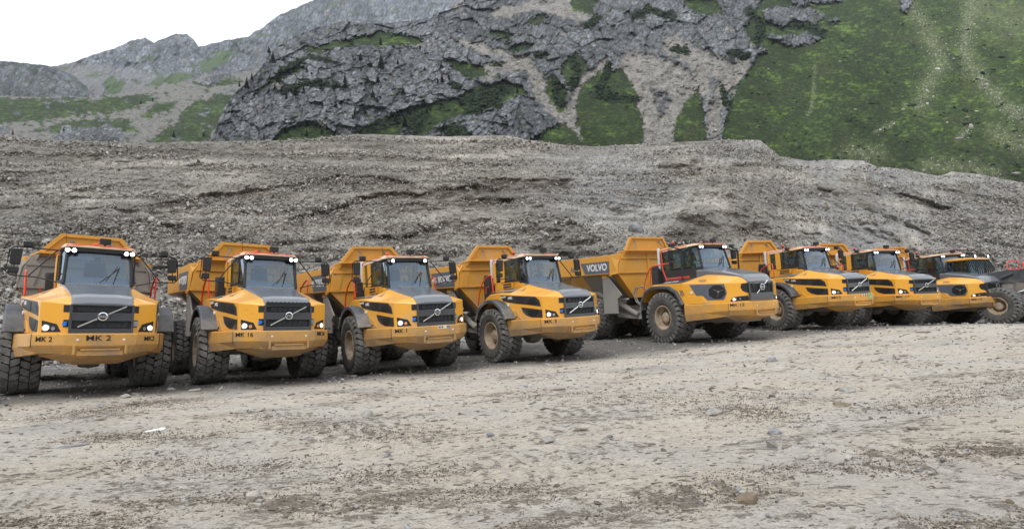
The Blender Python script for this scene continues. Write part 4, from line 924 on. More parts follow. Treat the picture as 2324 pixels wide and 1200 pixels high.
TREES = [('M', 'conifers on the cliff', [(614, 124, 16, 'small conifer on the skyline at the top left corner of the cliff'), (624, 146, 26, 'tall conifer under the top left corner of the cliff'), (576, 186, 18, 'upper conifer of the trio on the left edge of the cliff'),
  (565, 204, 26, 'tallest conifer of the trio on the left edge of the cliff'), (548, 200, 12, 'outermost tiny conifer on the left edge of the cliff'), (637, 192, 30, 'big conifer standing alone just inside the left edge of the cliff'), (628, 208, 16, 'small conifer at the foot of the big lone one near the cliff edge'),
  (675, 222, 26, 'left and taller of two conifers in the middle of the left cliff face'), (693, 216, 20, 'right and shorter of two conifers in the middle of the left cliff face'), (766, 248, 20, 'conifer low on the bare cliff wall right of the rusty patch'), (556, 230, 12, 'tiny conifer low on the left edge of the cliff'),
  (787, 204, 32, 'largest dark conifer on the broad ledge in mid cliff'), (821, 142, 20, 'conifer high on the cliff left of the very tall slim one'), (868, 160, 34, 'very tall slim conifer high in the middle of the cliff'), (1003, 160, 18, 'upper conifer of the three at the right end of the cliff'),
  (1005, 190, 20, 'middle and tallest conifer of the group right of the cliff'), (995, 193, 14, 'left small conifer of the group right of the cliff'), (1020, 184, 14, 'right small conifer of the group right of the cliff'), (861, 192, 20, 'conifer straight below the very tall slim one'), (838, 192, 16, 'conifer lower left of the very tall slim one'),
  (831, 262, 24, 'right one of two conifers at the bottom of the cliff wall'), (810, 264, 20, 'left one of two conifers at the bottom of the cliff wall'), (849, 224, 20, 'conifer on the lower cliff above the two bottom ones'), (859, 236, 16, 'small conifer touching the one on the lower cliff'), (917, 218, 18, 'lone conifer on the right half of the lower cliff'),
  (866, 106, 18, 'conifer at the upper rim of the cliff on pale grass'), (955, 116, 12, 'tiny conifer near the upper right rim of the cliff'), (966, 164, 12, 'tiny conifer below the upper right rim of the cliff'), (730, 200, 14, 'small conifer between the pair and the largest ledge conifer'), (700, 168, 14, 'small conifer on the upper left cliff face'), (654, 228, 16, 'small conifer low near the left edge of the cliff face'), (905, 150, 14, 'small conifer right of the very tall slim one')]),
 ('M', 'conifers on the green knoll', [(933, 262, 16, 'conifer on the crest of the green knoll, left part'), (900, 280, 18, 'conifer on the left shoulder of the green knoll'), (922, 290, 26, 'bushy large conifer low on the green knoll'), (1174, 214, 14, 'right conifer on the top of the green knoll'), (1138, 210, 14, 'left conifer on the top of the green knoll'),
  (971, 260, 14, 'small conifer on the green knoll beside pale rock'), (1048, 244, 14, 'small conifer in the dark scrub of the green knoll'), (655, 306, 20, 'largest conifer on the little green meadow below the left cliff'), (700, 312, 18, 'middle conifer on the little green meadow below the left cliff'), (604, 318, 14, 'conifer just over the bank at the left end of the cliff foot'), (735, 308, 18, 'right conifer on the little green meadow below the left cliff'), (1094, 262, 12, 'tiny conifer above the rusty rock of the green knoll')]),
 ('V', 'conifers in the valley', [(399, 314, 16, 'left conifer on the bright green valley slope'), (467, 312, 14, 'right conifer on the bright green valley slope'), (324, 238, 10, 'upper left tiny conifer on the scree terrace of the valley'), (350, 232, 10, 'upper right tiny conifer on the scree terrace of the valley'), (35, 308, 12, 'conifer just over the bank near the left edge of the photo'), (150, 300, 10, 'tiny conifer above the dark rock outcrop in the valley')])]
rt_up = Vector(uvec)
for where, grp, L_ in TREES:
    for px, py, hp, lab in L_:
        k = random.randrange(4)
        if used[k]: t = copy_tree(PROTO[k])
        else: t = PROTO[k]; used[k] = 1
        p = on_mountain(px, py, where); t.location = p - Vector((0, 5.0, .4)); h = 1.15 * hp / F_PX * p.y; sc_ = h / 9.8; t.scale = (sc_ * 1.05, sc_ * 1.05, sc_); t.rotation_euler = (0, 0, random.uniform(0, 6))
        tag(t, lab, 'tree', grp)

# ---- the air of the valley
hb_ = MB().box(-3200, 3200, -40, 3600, -7, 1900).build('haze', [], None)
hb_.data.materials.clear(); hm = bpy.data.materials.new('valley_air'); hm.use_nodes = True; ht = hm.node_tree; ht.nodes.clear()
ho = ht.nodes.new('ShaderNodeOutputMaterial'); hv = ht.nodes.new('ShaderNodeVolumePrincipled'); hv.inputs['Density'].default_value = .000045; hv.inputs['Color'].default_value = (.80, .88, 1, 1); hv.inputs['Anisotropy'].default_value = 0
ht.links.new(hv.outputs[0], ho.inputs['Volume']); hb_.data.materials.append(hm); hb_['kind'] = 'stuff'; hb_.visible_shadow = True

# ---- added unseen slope behind the camera: blocks low light, darkens reflections in the glass
az_ = np.linspace(math.radians(118), math.radians(242), 140); tt_ = np.linspace(0, 1, 30); AZ, TT = np.meshgrid(az_, tt_)
D_ = 500 + 700 * TT + 60 * fbm(AZ * 9, TT * 3, 4, 801); Hh = TT * (330 + 110 * fbm(AZ * 3.1, AZ * 0 + 2, 4, 803)) + 18 * ridged(AZ * 22, TT * 7, 4, 805) * TT
Pq = np.stack([D_ * np.sin(AZ), D_ * np.cos(AZ), Hh], -1); gq = sstep(-.15, .25, fbm(AZ * 14, TT * 5, 4, 807))[..., None]; Cq = np.array([.17, .17, .17]) * (1 - gq) + np.array([.05, .08, .03]) * gq
grid_mesh('added_blocker_slope', Pq[:, ::-1], Cq[:, ::-1], far_m)

# ================================================================== THE MACHINES
DG = bpy.context.evaluated_depsgraph_get()
def lettering(body, size, mat, org, ex, ez, parent, name='lettering', wide=1.0, bold=.0, depth=.004):
    """flat letters as a mesh; ex = reading direction, ez = up, centred on org"""
    cu = bpy.data.curves.new('letters', 'FONT'); cu.body = body; cu.size = size; cu.extrude = depth; cu.align_x = 'CENTER'; cu.align_y = 'CENTER'; cu.offset = bold; cu.resolution_u = 3
    tmp = bpy.data.objects.new('letters', cu); COL.objects.link(tmp); bpy.context.view_layer.update()
    me = bpy.data.meshes.new_from_object(tmp.evaluated_get(bpy.context.evaluated_depsgraph_get())); bpy.data.objects.remove(tmp)
    me.name = name; me.materials.clear(); me.materials.append(mat)
    ex = Vector(ex).normalized(); ez = Vector(ez).normalized(); en = ex.cross(ez).normalized(); ez = en.cross(ex)
    me.transform(Matrix(((ex.x * wide, ez.x, en.x, org[0]), (ex.y * wide, ez.y, en.y, org[1]), (ex.z * wide, ez.z, en.z, org[2]), (0, 0, 0, 1))))
    o = bpy.data.objects.new(name, me); COL.objects.link(o)
    if parent is not None: o.parent = parent
    return o

def make_wheel(R, hw, rimR, parent, x, y, n=30, dished=True):
    """rim (the wheel itself) with its tyre as sub-part; built facing -Y"""
    b = MB()
    b.lathe([(rimR + .035, -hw + .045), (rimR + .03, -hw + .02), (rimR - .01, -hw + .02), (rimR - .03, -hw + .07), (rimR - .05, -hw + .20), (rimR - .12, -hw + .23), (rimR - .14, -hw + .33), (rimR * .52, -hw + .35), (rimR * .50, -hw + .30), (rimR * .46, -hw + .17), (rimR * .36, -hw + .13), (.001, -hw + .12)], 36)
    b.lathe([(rimR - .02, -hw + .3), (rimR - .02, hw - .05), (rimR - .15, hw - .1), (.001, hw - .1)], 24)
    for k in range(16):
        a = 2 * math.pi * k / 16; rr_ = rimR * .46 if False else rimR * .60
        b.disc((rr_ * math.cos(a), -hw + .335, rr_ * math.sin(a)), (0, -1, 0), .022, .03, 6)
    for k in range(3):
        a = 2 * math.pi * k / 3 + .4; b.disc((rimR * .25 * math.cos(a), -hw + .13, rimR * .25 * math.sin(a)), (0, -1, 0), .03, .02, 6)
    w = b.build('wheel', M['rim'], parent, smooth=35, loc=(x, y, R))
    t = MB()
    prof = [(rimR + .01, -hw + .06), (rimR + .06, -hw + .012), (rimR + .16, -hw - .015), (rimR + .30, -hw - .02), (R - .17, -hw + .005), (R - .09, -hw + .03), (R - .055, -hw + .09), (R - .05, 0)]
    full = prof + [(r, -h) for r, h in prof[::-1][1:]]
    t.lathe(full[:6], 60, mi=1); t.lathe(full[5:-5], 60, mi=2); t.lathe(full[-6:], 60, mi=1)
    # raised ring of letters on the side wall, as a low moulded bead
    t.lathe([(rimR + .24, -hw - .022), (rimR + .25, -hw - .03), (rimR + .27, -hw - .03), (rimR + .28, -hw - .022)], 60, mi=1)
    pitch = 2 * math.pi / n; cw = 2 * hw / 4.0; r_ = random.Random(int(R * 1000))
    def P(th, y_, r): return (r * math.cos(th), y_, r * math.sin(th))
    for k in range(n):
        for c in range(4):
            y0 = -hw + cw * c; y1 = y0 + cw; g = .014; th0 = pitch * (k + (.5 if c in (1, 2) else 0)) + (.18 * pitch if c in (1,) else 0) - (.18 * pitch if c in (2,) else 0)
            sk = (.24 if c % 2 == 0 else -.24) * pitch; ha = pitch * .455
            y0 += g * .6; y1 -= g * .6; ym = (y0 + y1) / 2
            top = R - r_.uniform(0, .006); rb = R - .06
            crown = lambda yy: -.022 * (abs(yy) / hw) ** 3
            hexa = [(-ha * .78 + sk, y0), (ha * .78 + sk * .6, y0), (ha + .0, ym), (ha * .78 - sk * .6, y1), (-ha * .78 - sk, y1), (-ha, ym)]
            vs = [P(th0 + a * .94, y_ * .99, top + crown(y_)) for a, y_ in hexa] + [P(th0 + a, y_, rb) for a, y_ in hexa]
            t.add(vs, [tuple(range(6)), (0, 6, 7, 1), (1, 7, 8, 2), (2, 8, 9, 3), (3, 9, 10, 4), (4, 10, 11, 5), (5, 11, 6, 0)])
            if c in (0, 3):      # shoulder of the outer blocks running down the side wall
                s_ = -1 if c == 0 else 1; yo = s_ * (hw - g * .6); yi = s_ * (hw + .012); a0, a1 = -ha * .78 + (sk if c == 0 else -sk), ha * .78 + (sk * .6 if c == 0 else -sk * .6)
                a0 *= .94; a1 *= .94
                vs = [P(th0 + a0, yo, R - .02), P(th0 + a1, yo, R - .02), P(th0 + a1 * .9, yi, R - .09), P(th0 + a0 * .9, yi, R - .09), P(th0 + a1 * .85, yi, R - .19), P(th0 + a0 * .85, yi, R - .19), P(th0 + a1 * .85, yi - s_ * .05, R - .21), P(th0 + a0 * .85, yi - s_ * .05, R - .21), P(th0 + a0, yo - s_ * .06, R - .07), P(th0 + a1, yo - s_ * .06, R - .07)]
                t.add(vs, [(0, 1, 2, 3), (3, 2, 4, 5), (5, 4, 6, 7), (0, 3, 5, 7, 8), (1, 9, 6, 4, 2)])
    t.build('tyre', [M['tread'], M['sidewall'], M['groove']], w, smooth=30)
    return w

def seat_part(parent, x, z, y=0):
    s = MB(); s.box(x - .25, x + .25, y - .26, y + .26, z, z + .14); s.prism([(x - .30, y - .25, z + .1), (x - .30, y + .25, z + .1), (x - .42, y + .23, z + .72), (x - .42, y - .23, z + .72)], (.12, 0, .02))
    s.prism([(x - .43, y - .13, z + .76), (x - .43, y + .13, z + .76), (x - .45, y + .11, z + .96), (x - .45, y - .11, z + .96)], (.09, 0, .01)); s.box(x - .1, x + .1, y - .1, y + .1, z - .35, z)
    return s.build('seat', M['seat'], parent, bevel=.03)

SPEC = [
    dict(R=.935, hw=.375, rim=.45, cy=1.346, n=30,
         plan=[(-1.1, 1.48), (.2, 1.46), (2.4, 1.1), (2.8, .58)],
         hull=[(-1.07, 1.42, 1.58, .8, 1.62), (-.97, 1.58, 1.86, .8, 1.9), (-.8, 1.78, 2.08, .8, 2.12), (-.6, 1.93, 2.25, .8, 2.32), (-.3, 2.06, 2.36, .8, 2.42), (0, 2.10, 2.37, .8, 2.42), (.3, 2.06, 2.36, .8, 2.42), (.6, 1.93, 2.33, .8, 2.43), (.8, 1.78, 2.31, .78, 2.46), (.97, 1.58, 2.285, .74, 2.60), (1.07, 1.42, 2.275, .72, 2.60),
               (1.5, 1.42, 2.24, .645, 2.485), (2.0, 1.42, 2.20, .612, 2.38), (2.4, 1.42, 2.155, .60, 2.305), (2.6, 1.42, 2.13, .585, 2.26), (2.79, 1.42, 2.09, .572, 2.10)],
         hood=[(.90, .76, 2.60, 2.68, .70), (1.15, .70, 2.55, 2.62, .66), (1.5, .65, 2.46, 2.53, .60), (2.0, .612, 2.36, 2.42, .56), (2.4, .60, 2.28, 2.335, .55), (2.55, .595, 2.26, 2.31, .55), (2.70, .58, 2.14, 2.235, .54), (2.82, .574, 2.05, 2.10, .53)],
         arch=[(1.19 * math.cos(math.radians(a)), .935 + 1.19 * math.sin(math.radians(a))) for a in range(153, 24, -9)], arch_y=1.73,
         bump=[(.86, 1.52), (1.55, 1.42), (2.38, 1.2), (2.95, .66), (3.0, .45)], bz=1.445, bb=[.90, .93, 1.0, 1.0, .97],
         gx=2.84, gw=.57, gz=(1.44, 2.09), em=(1.82), cab=dict(xr=-1.12, y=.80, z0=2.42, zs=2.79, zt=3.52, zr=3.70, xq=.62, wb=(1.0, .70, 2.66), wt=(.82, .66), col='yellow'),
         lamps=(.95, .54, .67, 3.50), body=dict(x0=-2.75, x1=-8.5, zt=3.64, zb=2.77, y=1.62, zf=1.80, hb=(1.24, .74, 4.385), can=1.38, xw=-2.55, wall=[(1.30, 3.70), (1.50, 3.35), (1.60, 2.77), (.70, 1.80)], slope=.035)),
    dict(R=1.04, hw=.425, rim=.47, cy=1.438, n=30,
         plan=[(-1.35, 1.80), (1.25, 1.80), (2.95, 1.25), (3.3, .60)],
         hull=[(-1.30, 1.68, 1.78, .9, 1.82), (-.97, 2.1, 2.2, .9, 2.26), (-.54, 2.26, 2.39, .9, 2.47), (0, 2.23, 2.385, .9, 2.5), (.47, 2.2, 2.375, .9, 2.52), (.87, 2.0, 2.36, .88, 2.54), (1.22, 1.5, 2.35, .88, 2.58), (1.6, 1.48, 2.325, .87, 2.63), (2.3, 1.48, 2.29, .82, 2.56), (2.95, 1.48, 2.23, .77, 2.46), (3.12, 1.48, 2.21, .70, 2.40), (3.29, 1.48, 2.19, .60, 2.25)],
         hood=[(1.05, .88, 2.55, 2.93, .74), (1.65, .86, 2.60, 2.85, .70), (2.3, .81, 2.52, 2.73, .68), (2.9, .765, 2.42, 2.57, .66), (3.1, .70, 2.36, 2.50, .62), (3.24, .63, 2.22, 2.38, .58), (3.34, .60, 2.15, 2.24, .56)],
         arch=[(-1.36, 1.35), (-1.3, 1.72), (-.97, 2.12), (-.54, 2.29), (0, 2.27), (.47, 2.23), (.88, 2.03), (1.23, 1.52)], arch_y=1.90,
         bump=[(1.27, 1.83), (2.0, 1.60), (2.97, 1.29), (3.42, .70), (3.48, .45)], bz=1.515, bb=[.86, .92, 1.02, 1.02, 1.0],
         gx=3.34, gw=.585, gz=(1.565, 2.235), em=2.03, cab=dict(xr=-1.0, y=.86, z0=2.50, zs=3.03, zt=3.80, zr=3.96, xq=.80, wb=(1.28, .74, 2.92), wt=(1.03, .68), col='plastic'),
         lamps=(1.12, .56, .69, 3.79), body=dict(x0=-3.5, x1=-9.9, zt=3.99, zb=3.11, y=1.77, zf=1.96, hb=(1.32, .97, 4.775), can=1.52, xw=-3.02, wall=[(1.42, 4.02), (1.62, 3.6), (1.74, 3.08), (.90, 1.96)], slope=.045)),
]

def wplan(sp, X): return float(np.interp(X, [q[0] for q in sp['plan']], [q[1] for q in sp['plan']]))
def face_pt(sp, X, z, off=0.0, sgn=-1):
    """point on the machine's flank / chevron front at station X, pushed out by off"""
    e = 1e-3; y = wplan(sp, X); x2 = min(X + e, sp['plan'][-1][0]); x1 = x2 - 2 * e
    tx, ty = x2 - x1, wplan(sp, x2) - wplan(sp, x1); L = math.hypot(tx, ty); nx, ny = -ty / L, tx / L
    return Vector((X + nx * off, sgn * (y + ny * off), z)), Vector((nx, sgn * ny, 0))
def panel(sp, poly, off, depth, sgn, mb=None):
    mb = mb or MB(); pts = [face_pt(sp, X, z, off, sgn)[0] for X, z in poly]; nrm = face_pt(sp, sum(p[0] for p in poly) / len(poly), 0, 0, sgn)[1]
    return mb.prism(pts, nrm * depth)

def bumper_pts(sp): return sp['bump']
def on_bumper(sp, u, z, off, sgn, seg=2):
    (x0, y0), (x1, y1) = sp['bump'][seg], sp['bump'][seg + 1]
    x = x0 + (x1 - x0) * u; y = y0 + (y1 - y0) * u; L = math.hypot(x1 - x0, y1 - y0); nx, ny = (y0 - y1) / L, (x1 - x0) / L
    return Vector((x + nx * off, sgn * (y + ny * off), z)), Vector((x1 - x0, sgn * (y1 - y0), 0)).normalized()

def make_truck(ty):
    sp = SPEC[ty]; big = ty == 1; t = empty('dump_truck'); R, hw, cy = sp['R'], sp['hw'], sp['cy']
    # --- wheels: rear pairs and front pair
    protos = {}
    for X in AX[ty]:
        for sgn in (-1, 1):
            if not protos: w = make_wheel(R, hw, sp['rim'], t, X, sgn * cy, sp['n']); protos['w'] = w
            else: w = copy_tree(protos['w'], t); w.location = (X, sgn * cy, R)
            w.rotation_euler = (0, 0, math.pi) if sgn > 0 else (0, 0, 0)
            sp_ = 0.37 * X + (1.1 if sgn > 0 else 0.3)
            for ch in w.children: ch.rotation_euler = (0, sp_, 0)
    # --- yellow front body
    b = MB(); secs = []
    for X, zb, zs, yh, zh in sp['hull']:
        w = wplan(sp, X); secs.append([(X, -w, zb), (X, -w, zs), (X, -yh, zh), (X, yh, zh), (X, w, zs), (X, w, zb)])
    b.loft(secs); fb = b.build('front_body', M['yellow'], t, bevel=.022)
    # --- hood
    b = MB(); secs = []
    for X, y, z0, z1, yt in sp['hood']: secs.append([(X, -y, z0), (X, -y, z0 + (z1 - z0) * .75), (X, -yt, z1), (X, -.3, z1 + .028), (X, .3, z1 + .028), (X, yt, z1), (X, y, z0 + (z1 - z0) * .75), (X, y, z0)])
    b.loft(secs); hd = b.build('hood', M['hood'], t, bevel=.018)
    X0 = sp['hood'][0][0]; b = MB()
    for k in range(13):
        y = -.42 + .07 * k; b.box(X0 + .10, X0 + .34, y - .012, y + .012, 0, .012)
    for i, v in enumerate(b.v):
        f = (v[0] - X0); zz = float(np.interp(v[0], [q[0] for q in sp['hood']], [q[3] for q in sp['hood']])) + .026; b.v[i] = (v[0], v[1], v[2] + zz)
    b.build('hood_vent', M['steel'], hd)
    # --- grille
    gx, gw, (g0, g1) = sp['gx'], sp['gw'], sp['gz']; H = g1 - g0
    b = MB(); b.box(gx - .12, gx - .02, -gw, gw, g0, g1 - .01); gr = b.build('grille', M['inner'], t)
    b = MB()
    zs_ = [(g0, g0 + .10), (g0 + .28, g0 + .46), (g1 - .035, g1)] if not big else [(g0, g0 + .26), (g1 - .03, g1)]
    for a_, c_ in zs_: b.box(gx - .02, gx + .035, -gw, gw, a_, c_)
    for s_ in (-1, 1): b.box(gx - .02, gx + .028, s_ * gw - .025, s_ * gw + .025, g0, g1)
    b.build('grille_bar', M['slate'], gr, bevel=.008)
    b = MB(); nb = 9
    for k in range(nb): y = -gw + .07 + (2 * gw - .14) * k / (nb - 1); b.box(gx - .02, gx - .006, y - .008, y + .008, g0 + .02, g1 - .02)
    for k in range(5): b.box(gx - .02, gx - .01, -gw, gw, g0 + .12 + k * .12, g0 + .128 + k * .12)
    for s_ in (-1, 1): b.box(gx - .02, gx + .01, s_ * .40 - .05, s_ * .40 + .05, g1 - .15, g1 - .06)
    b.build('radiator_guard', M['black'], gr)
    ez = sp['em']; b = MB(); sl = (g1 - .03 - (g0 + .12)) / (2 * .44) if not big else .30 / .36
    hl = .44 if not big else .30
    for s0, s1 in ((-hl, -.10), (.10, hl)) if not big else ((-hl, -.13), (.13, hl)):
        MB().prism([(gx + .045, s0, ez + s0 * sl * .95 - .018), (gx + .045, s1, ez + s1 * sl * .95 - .018), (gx + .045, s1, ez + s1 * sl * .95 + .018), (gx + .045, s0, ez + s0 * sl * .95 + .018)], (.02, 0, 0)).build('diagonal_bar', M['chrome'], gr)
    b = MB(); r_e = .095 if not big else .115
    b.lathe([(r_e, 0), (r_e, .03), (r_e - .022, .035), (r_e - .026, 0)], 24, (gx + .05, 0, ez), 'x'); b.box(gx + .06, gx + .085, -r_e + .01, r_e - .01, ez - .026, ez + .026)
    em = b.build('emblem', M['chrome'], gr); lettering('VOLVO', .05, M['ink'], (gx + .088, 0, ez), (0, 1, 0), (0, 0, 1), em, wide=1.0, bold=.001)
    # --- flank insets, lamps, notches on both sides
    for sgn in (-1, 1):
        if not big:
            uv = [(.34, 2.30), (.79, 2.265), (2.08, 2.155), (2.26, 2.04), (2.32, 1.83), (1.65, 1.92), (1.11, 1.98), (.8, 2.03), (.49, 2.09)]
            lv = [(1.38, 1.85), (2.36, 1.73), (2.36, 1.48), (1.87, 1.50), (1.61, 1.57), (1.46, 1.68)]
            v = panel(sp, uv, -.02, .028, sgn).build('air_vent', M['plastic'], t, bevel=.006)
            arc = [(1.93 + .31 * math.cos(a), 1.80 + .31 * math.sin(a)) for a in np.linspace(math.radians(22), math.radians(155), 12)]
            panel(sp, arc, .009, .006, sgn).build('fan_cover', M['black'], v)
            q = MB(); panel(sp, [(1.20, 2.20), (1.50, 2.17), (1.56, 1.96), (1.22, 2.0)], .009, .01, sgn, q); q.build('vent_mesh', M['inner'], v)
            v2 = panel(sp, lv, -.02, .028, sgn).build('air_vent', M['plastic'], t, bevel=.006)
            arc = [(1.93 + .28 * math.cos(a), 1.76 + .24 * math.sin(a)) for a in np.linspace(math.radians(188), math.radians(352), 12)]
            panel(sp, arc, .009, .006, sgn).build('fan_cover', M['black'], v2)
            panel(sp, [(.50, 1.80), (1.14, 1.745), (1.38, 1.46), (.66, 1.46)], -.01, .026, sgn).build('side_step_panel', M['yellow_low'], t, bevel=.01)
            p, nn = face_pt(sp, .76, 1.94, .004, sgn); MB().disc(p, nn, .05, .03, 14).build('fuel_cap', M['white'], t)
            for (XX, zz, sz_, tx, mt_) in ((.52, 2.225, .085, 'VOLVO', 'white'), (.86, 2.17, .13, 'A40G', 'white')):
                p, nn = face_pt(sp, XX, zz, .012, sgn); p2, _ = face_pt(sp, XX + .1, zz, .012, sgn); d = (p2 - p) if sgn < 0 else (p - p2); lettering(tx, sz_, M[mt_], p, d, (0, 0, 1), v, wide=.9 if tx == 'VOLVO' else .75, bold=.001)
            p, nn = face_pt(sp, 1.0, 1.53, .02, sgn); p2, _ = face_pt(sp, 1.1, 1.53, .02, sgn); lettering('ASCENDUM', .07, M['ink'], p, (p2 - p) if sgn < 0 else (p - p2), (0, 0, 1), t)
            hp = [(2.44, 1.735), (2.64, 1.65), (2.70, 1.475), (2.45, 1.475)]; l1, l2, lr1, lr2 = (2.505, 1.57), (2.60, 1.555), .056, .042
            nt_ = [[(2.71, 2.07), (2.8, 2.07), (2.8, 1.91), (2.71, 1.91)], [(2.72, 1.745), (2.8, 1.745), (2.8, 1.58), (2.72, 1.58)]]
        else:
            uv = [(1.51, 2.27), (2.84, 2.20), (2.92, 1.87), (2.8, 1.62), (2.18, 1.64), (2.02, 1.81), (1.76, 1.83)]
            v = panel(sp, uv, -.02, .028, sgn).build('air_vent', M['decal'], t, bevel=.006)
            oc = [(2.56 + .33 * math.cos(a), 1.925 + .27 * math.sin(a)) for a in np.linspace(math.radians(22.5), math.radians(337.5), 8)]
            fc = panel(sp, oc, .009, .006, sgn).build('fan_cover', M['black'], v)
            p, nn = face_pt(sp, 2.62, 1.93, .02, sgn); q = MB().disc(p, nn, .035, .02, 10)
            for a in (20, 150, 260): p2, _ = face_pt(sp, 2.62 + .22 * math.cos(math.radians(a)), 1.93 + .2 * math.sin(math.radians(a)), .02, sgn); q.tube([p, p2], .006, 4)
            q.build('fan_hub', M['steel'], v)
            panel(sp, [(1.43, 1.83), (2.0, 1.80), (2.14, 1.53), (1.43, 1.53)], -.01, .026, sgn).build('side_step_panel', M['yellow'], t, bevel=.01)
            p, nn = face_pt(sp, 1.60, 1.96, .004, sgn); MB().disc(p, nn, .05, .03, 14).build('fuel_cap', M['white'], t)
            q = MB()
            for k in range(3): panel(sp, [(1.06 + .07 * k, 2.08), (1.09 + .07 * k, 2.08), (1.15 + .07 * k, 1.86), (1.12 + .07 * k, 1.86)], .0, .012, sgn, q)
            q.build('vent_slot', M['decal'], t)
            w_ = wplan(sp, 2.0); p = Vector((2.02, sgn * (w_ - .05), 2.395)); d = Vector((1, sgn * -.32, -.06)); lettering('A60H', .15, M['decal'], p, d if sgn < 0 else -d, (0, -sgn * .75, .65), t, wide=.9, bold=.002)
            hp = [(2.97, 1.545), (3.02, 1.69), (3.15, 1.725), (3.29, 1.735), (3.30, 1.555)]; l1, l2, lr1, lr2 = (3.045, 1.62), (3.15, 1.63), .042, .032
            nt_ = [[(3.19, 2.17), (3.30, 2.2), (3.30, 1.82), (3.20, 1.91), (3.17, 2.05)]]
            q = MB().prism([(-.25, sgn * 1.80, 2.40), (1.18, sgn * 1.80, 2.375), (1.30, sgn * 1.25, 2.51), (-.05, sgn * 1.25, 2.48)], (0, sgn * .002, .016)); dk_ = q.build('fender_top', M['hood'], t)
            lettering('VOLVO', .20, M['white'], (.42, sgn * 1.64, 2.448), (1, 0, .01) if sgn < 0 else (-1, 0, -.01), (0, -sgn * .93, .25), dk_, wide=1.25, bold=.004)
        h = panel(sp, hp, -.02, .026, sgn).build('headlamp', M['black'], t, bevel=.004)
        p, nn = face_pt(sp, l1[0], l1[1], .008, sgn); MB().disc(p, nn, lr1, .012, 16).build('low_beam', M['glow_low'], h)
        p, nn = face_pt(sp, l2[0], l2[1], .008, sgn); MB().disc(p, nn, lr2, .012, 14).build('indicator', M['lens'], h)
        q = MB().tube([face_pt(sp, l1[0] + (lr1 + .008) * math.cos(a) * .75, l1[1] + (lr1 + .008) * math.sin(a), .018, sgn)[0] for a in np.linspace(0, 2 * math.pi, 17)], .008, 5); q.build('lamp_ring', M['chrome'], h)
        for pl in nt_:
            n_ = panel(sp, pl, -.015, .022, sgn).build('corner_vent', M['black'], t)
        if not big and sgn < 0: p, nn = face_pt(sp, 2.755, 1.655, .01, sgn); MB().disc(p, nn, .05, .035, 10).build('tow_coupling', M['blue'], t)
        # wheel arch moulding
        A = sp['arch']; q = MB(); secs = []
        yi, yo = sgn * 1.1, sgn * sp['arch_y']
        for X, z in A:
            d = Vector((X, 0, z - R)).normalized(); o1 = Vector((X, 0, z)); o2 = o1 + d * .055; lip = o1 - d * .07
            secs.append([(o1.x, yi, o1.z), (o2.x, yi, o2.z), (o2.x, yo - sgn * .04, o2.z), (o1.x + d.x * .03, yo, o1.z + d.z * .03), (lip.x, yo, lip.z), (lip.x, yo - sgn * .03, lip.z), (o1.x, yo - sgn * .03, o1.z)])
        q.loft(secs); q.build('wheel_arch', M['fender'], t, bevel=.01)
        X, z = A[0]; q = MB().prism([(X + .02, sgn * 1.12, z + .02), (X + .02, sgn * (sp['arch_y'] - .06), z + .02), (X - .0, sgn * (sp['arch_y'] - .08), z - .62), (X - .0, sgn * 1.15, z - .62)], (-.02, 0, 0)); q.build('mud_flap', M['black'], t)
        # step tread plate beside the cab
        if not big:
            q = MB().prism([(-.52, sgn * 1.30, 2.425), (1.25, sgn * 1.06, 2.39), (1.15, sgn * .84, 2.50), (-.52, sgn * .84, 2.46)], (0, 0, .02)); q.build('walkway', M['steel'], t)
    if not big: MB().box(2.78, 2.84, .60, .69, 1.60, 1.72).build('tow_hook', M['steel'], t)
    # --- bumper
    P = sp['bump']; full = [(x, -y) for x, y in P] + [(x, y) for x, y in P[::-1]]; bb = sp['bb'] + sp['bb'][::-1]; zt = sp['bz']; b = MB(); secs = []
    for i, (x, y) in enumerate(full):
        a0 = Vector(full[max(i - 1, 0)]); a1 = Vector(full[min(i + 1, len(full) - 1)]); d = (a1 - a0).normalized(); nn = Vector((d.y, -d.x)); 
        f = lambda o, z: (x + nn.x * o, y + nn.y * o, z)
        zm = bb[i] + (zt - bb[i]) * .42
        secs.append([f(-.02, zt), f(0, zt - .02), f(.0, zm), f(-.14 if 2 <= i <= len(full) - 3 else -.06, bb[i]), f(-.32, bb[i] + .02), f(-.32, zt)])
    b.loft(secs); bp = b.build('bumper', M['yellow_low'], t, bevel=.014)
    for s_ in (-1, 1):
        p, d = on_bumper(sp, 0.0, zt - .01, .003, s_); MB().tube([p, (p.x, p.y, bb[2] + .12)], .007, 4).build('panel_gap', M['ink'], bp)
    x5 = P[-1][0]; q = MB().box(x5 - .03, x5 + .03, -.36, .36, bb[4] + .10, bb[4] + .135)
    for s_ in (-1, 1): q.tube([(x5 + .01, s_ * .47, bb[4] + .02), (x5 + .02, s_ * .47, bb[4] + .21)], .028, 8)
    q.build('tow_pin', M['yellow_low'], bp)
    q = MB(); q.box(x5 - .14, x5 + .001, -.42, .42, bb[4] - .01, bb[4] + .09); q.build('bumper_recess', M['yellow_low'], bp)
    for s_ in (-1, 1): MB().box(x5 - .01, x5 + .006, s_ * .42 - .022, s_ * .42 + .022, zt - .16, zt - .12).build('reflector', M['white'], bp)
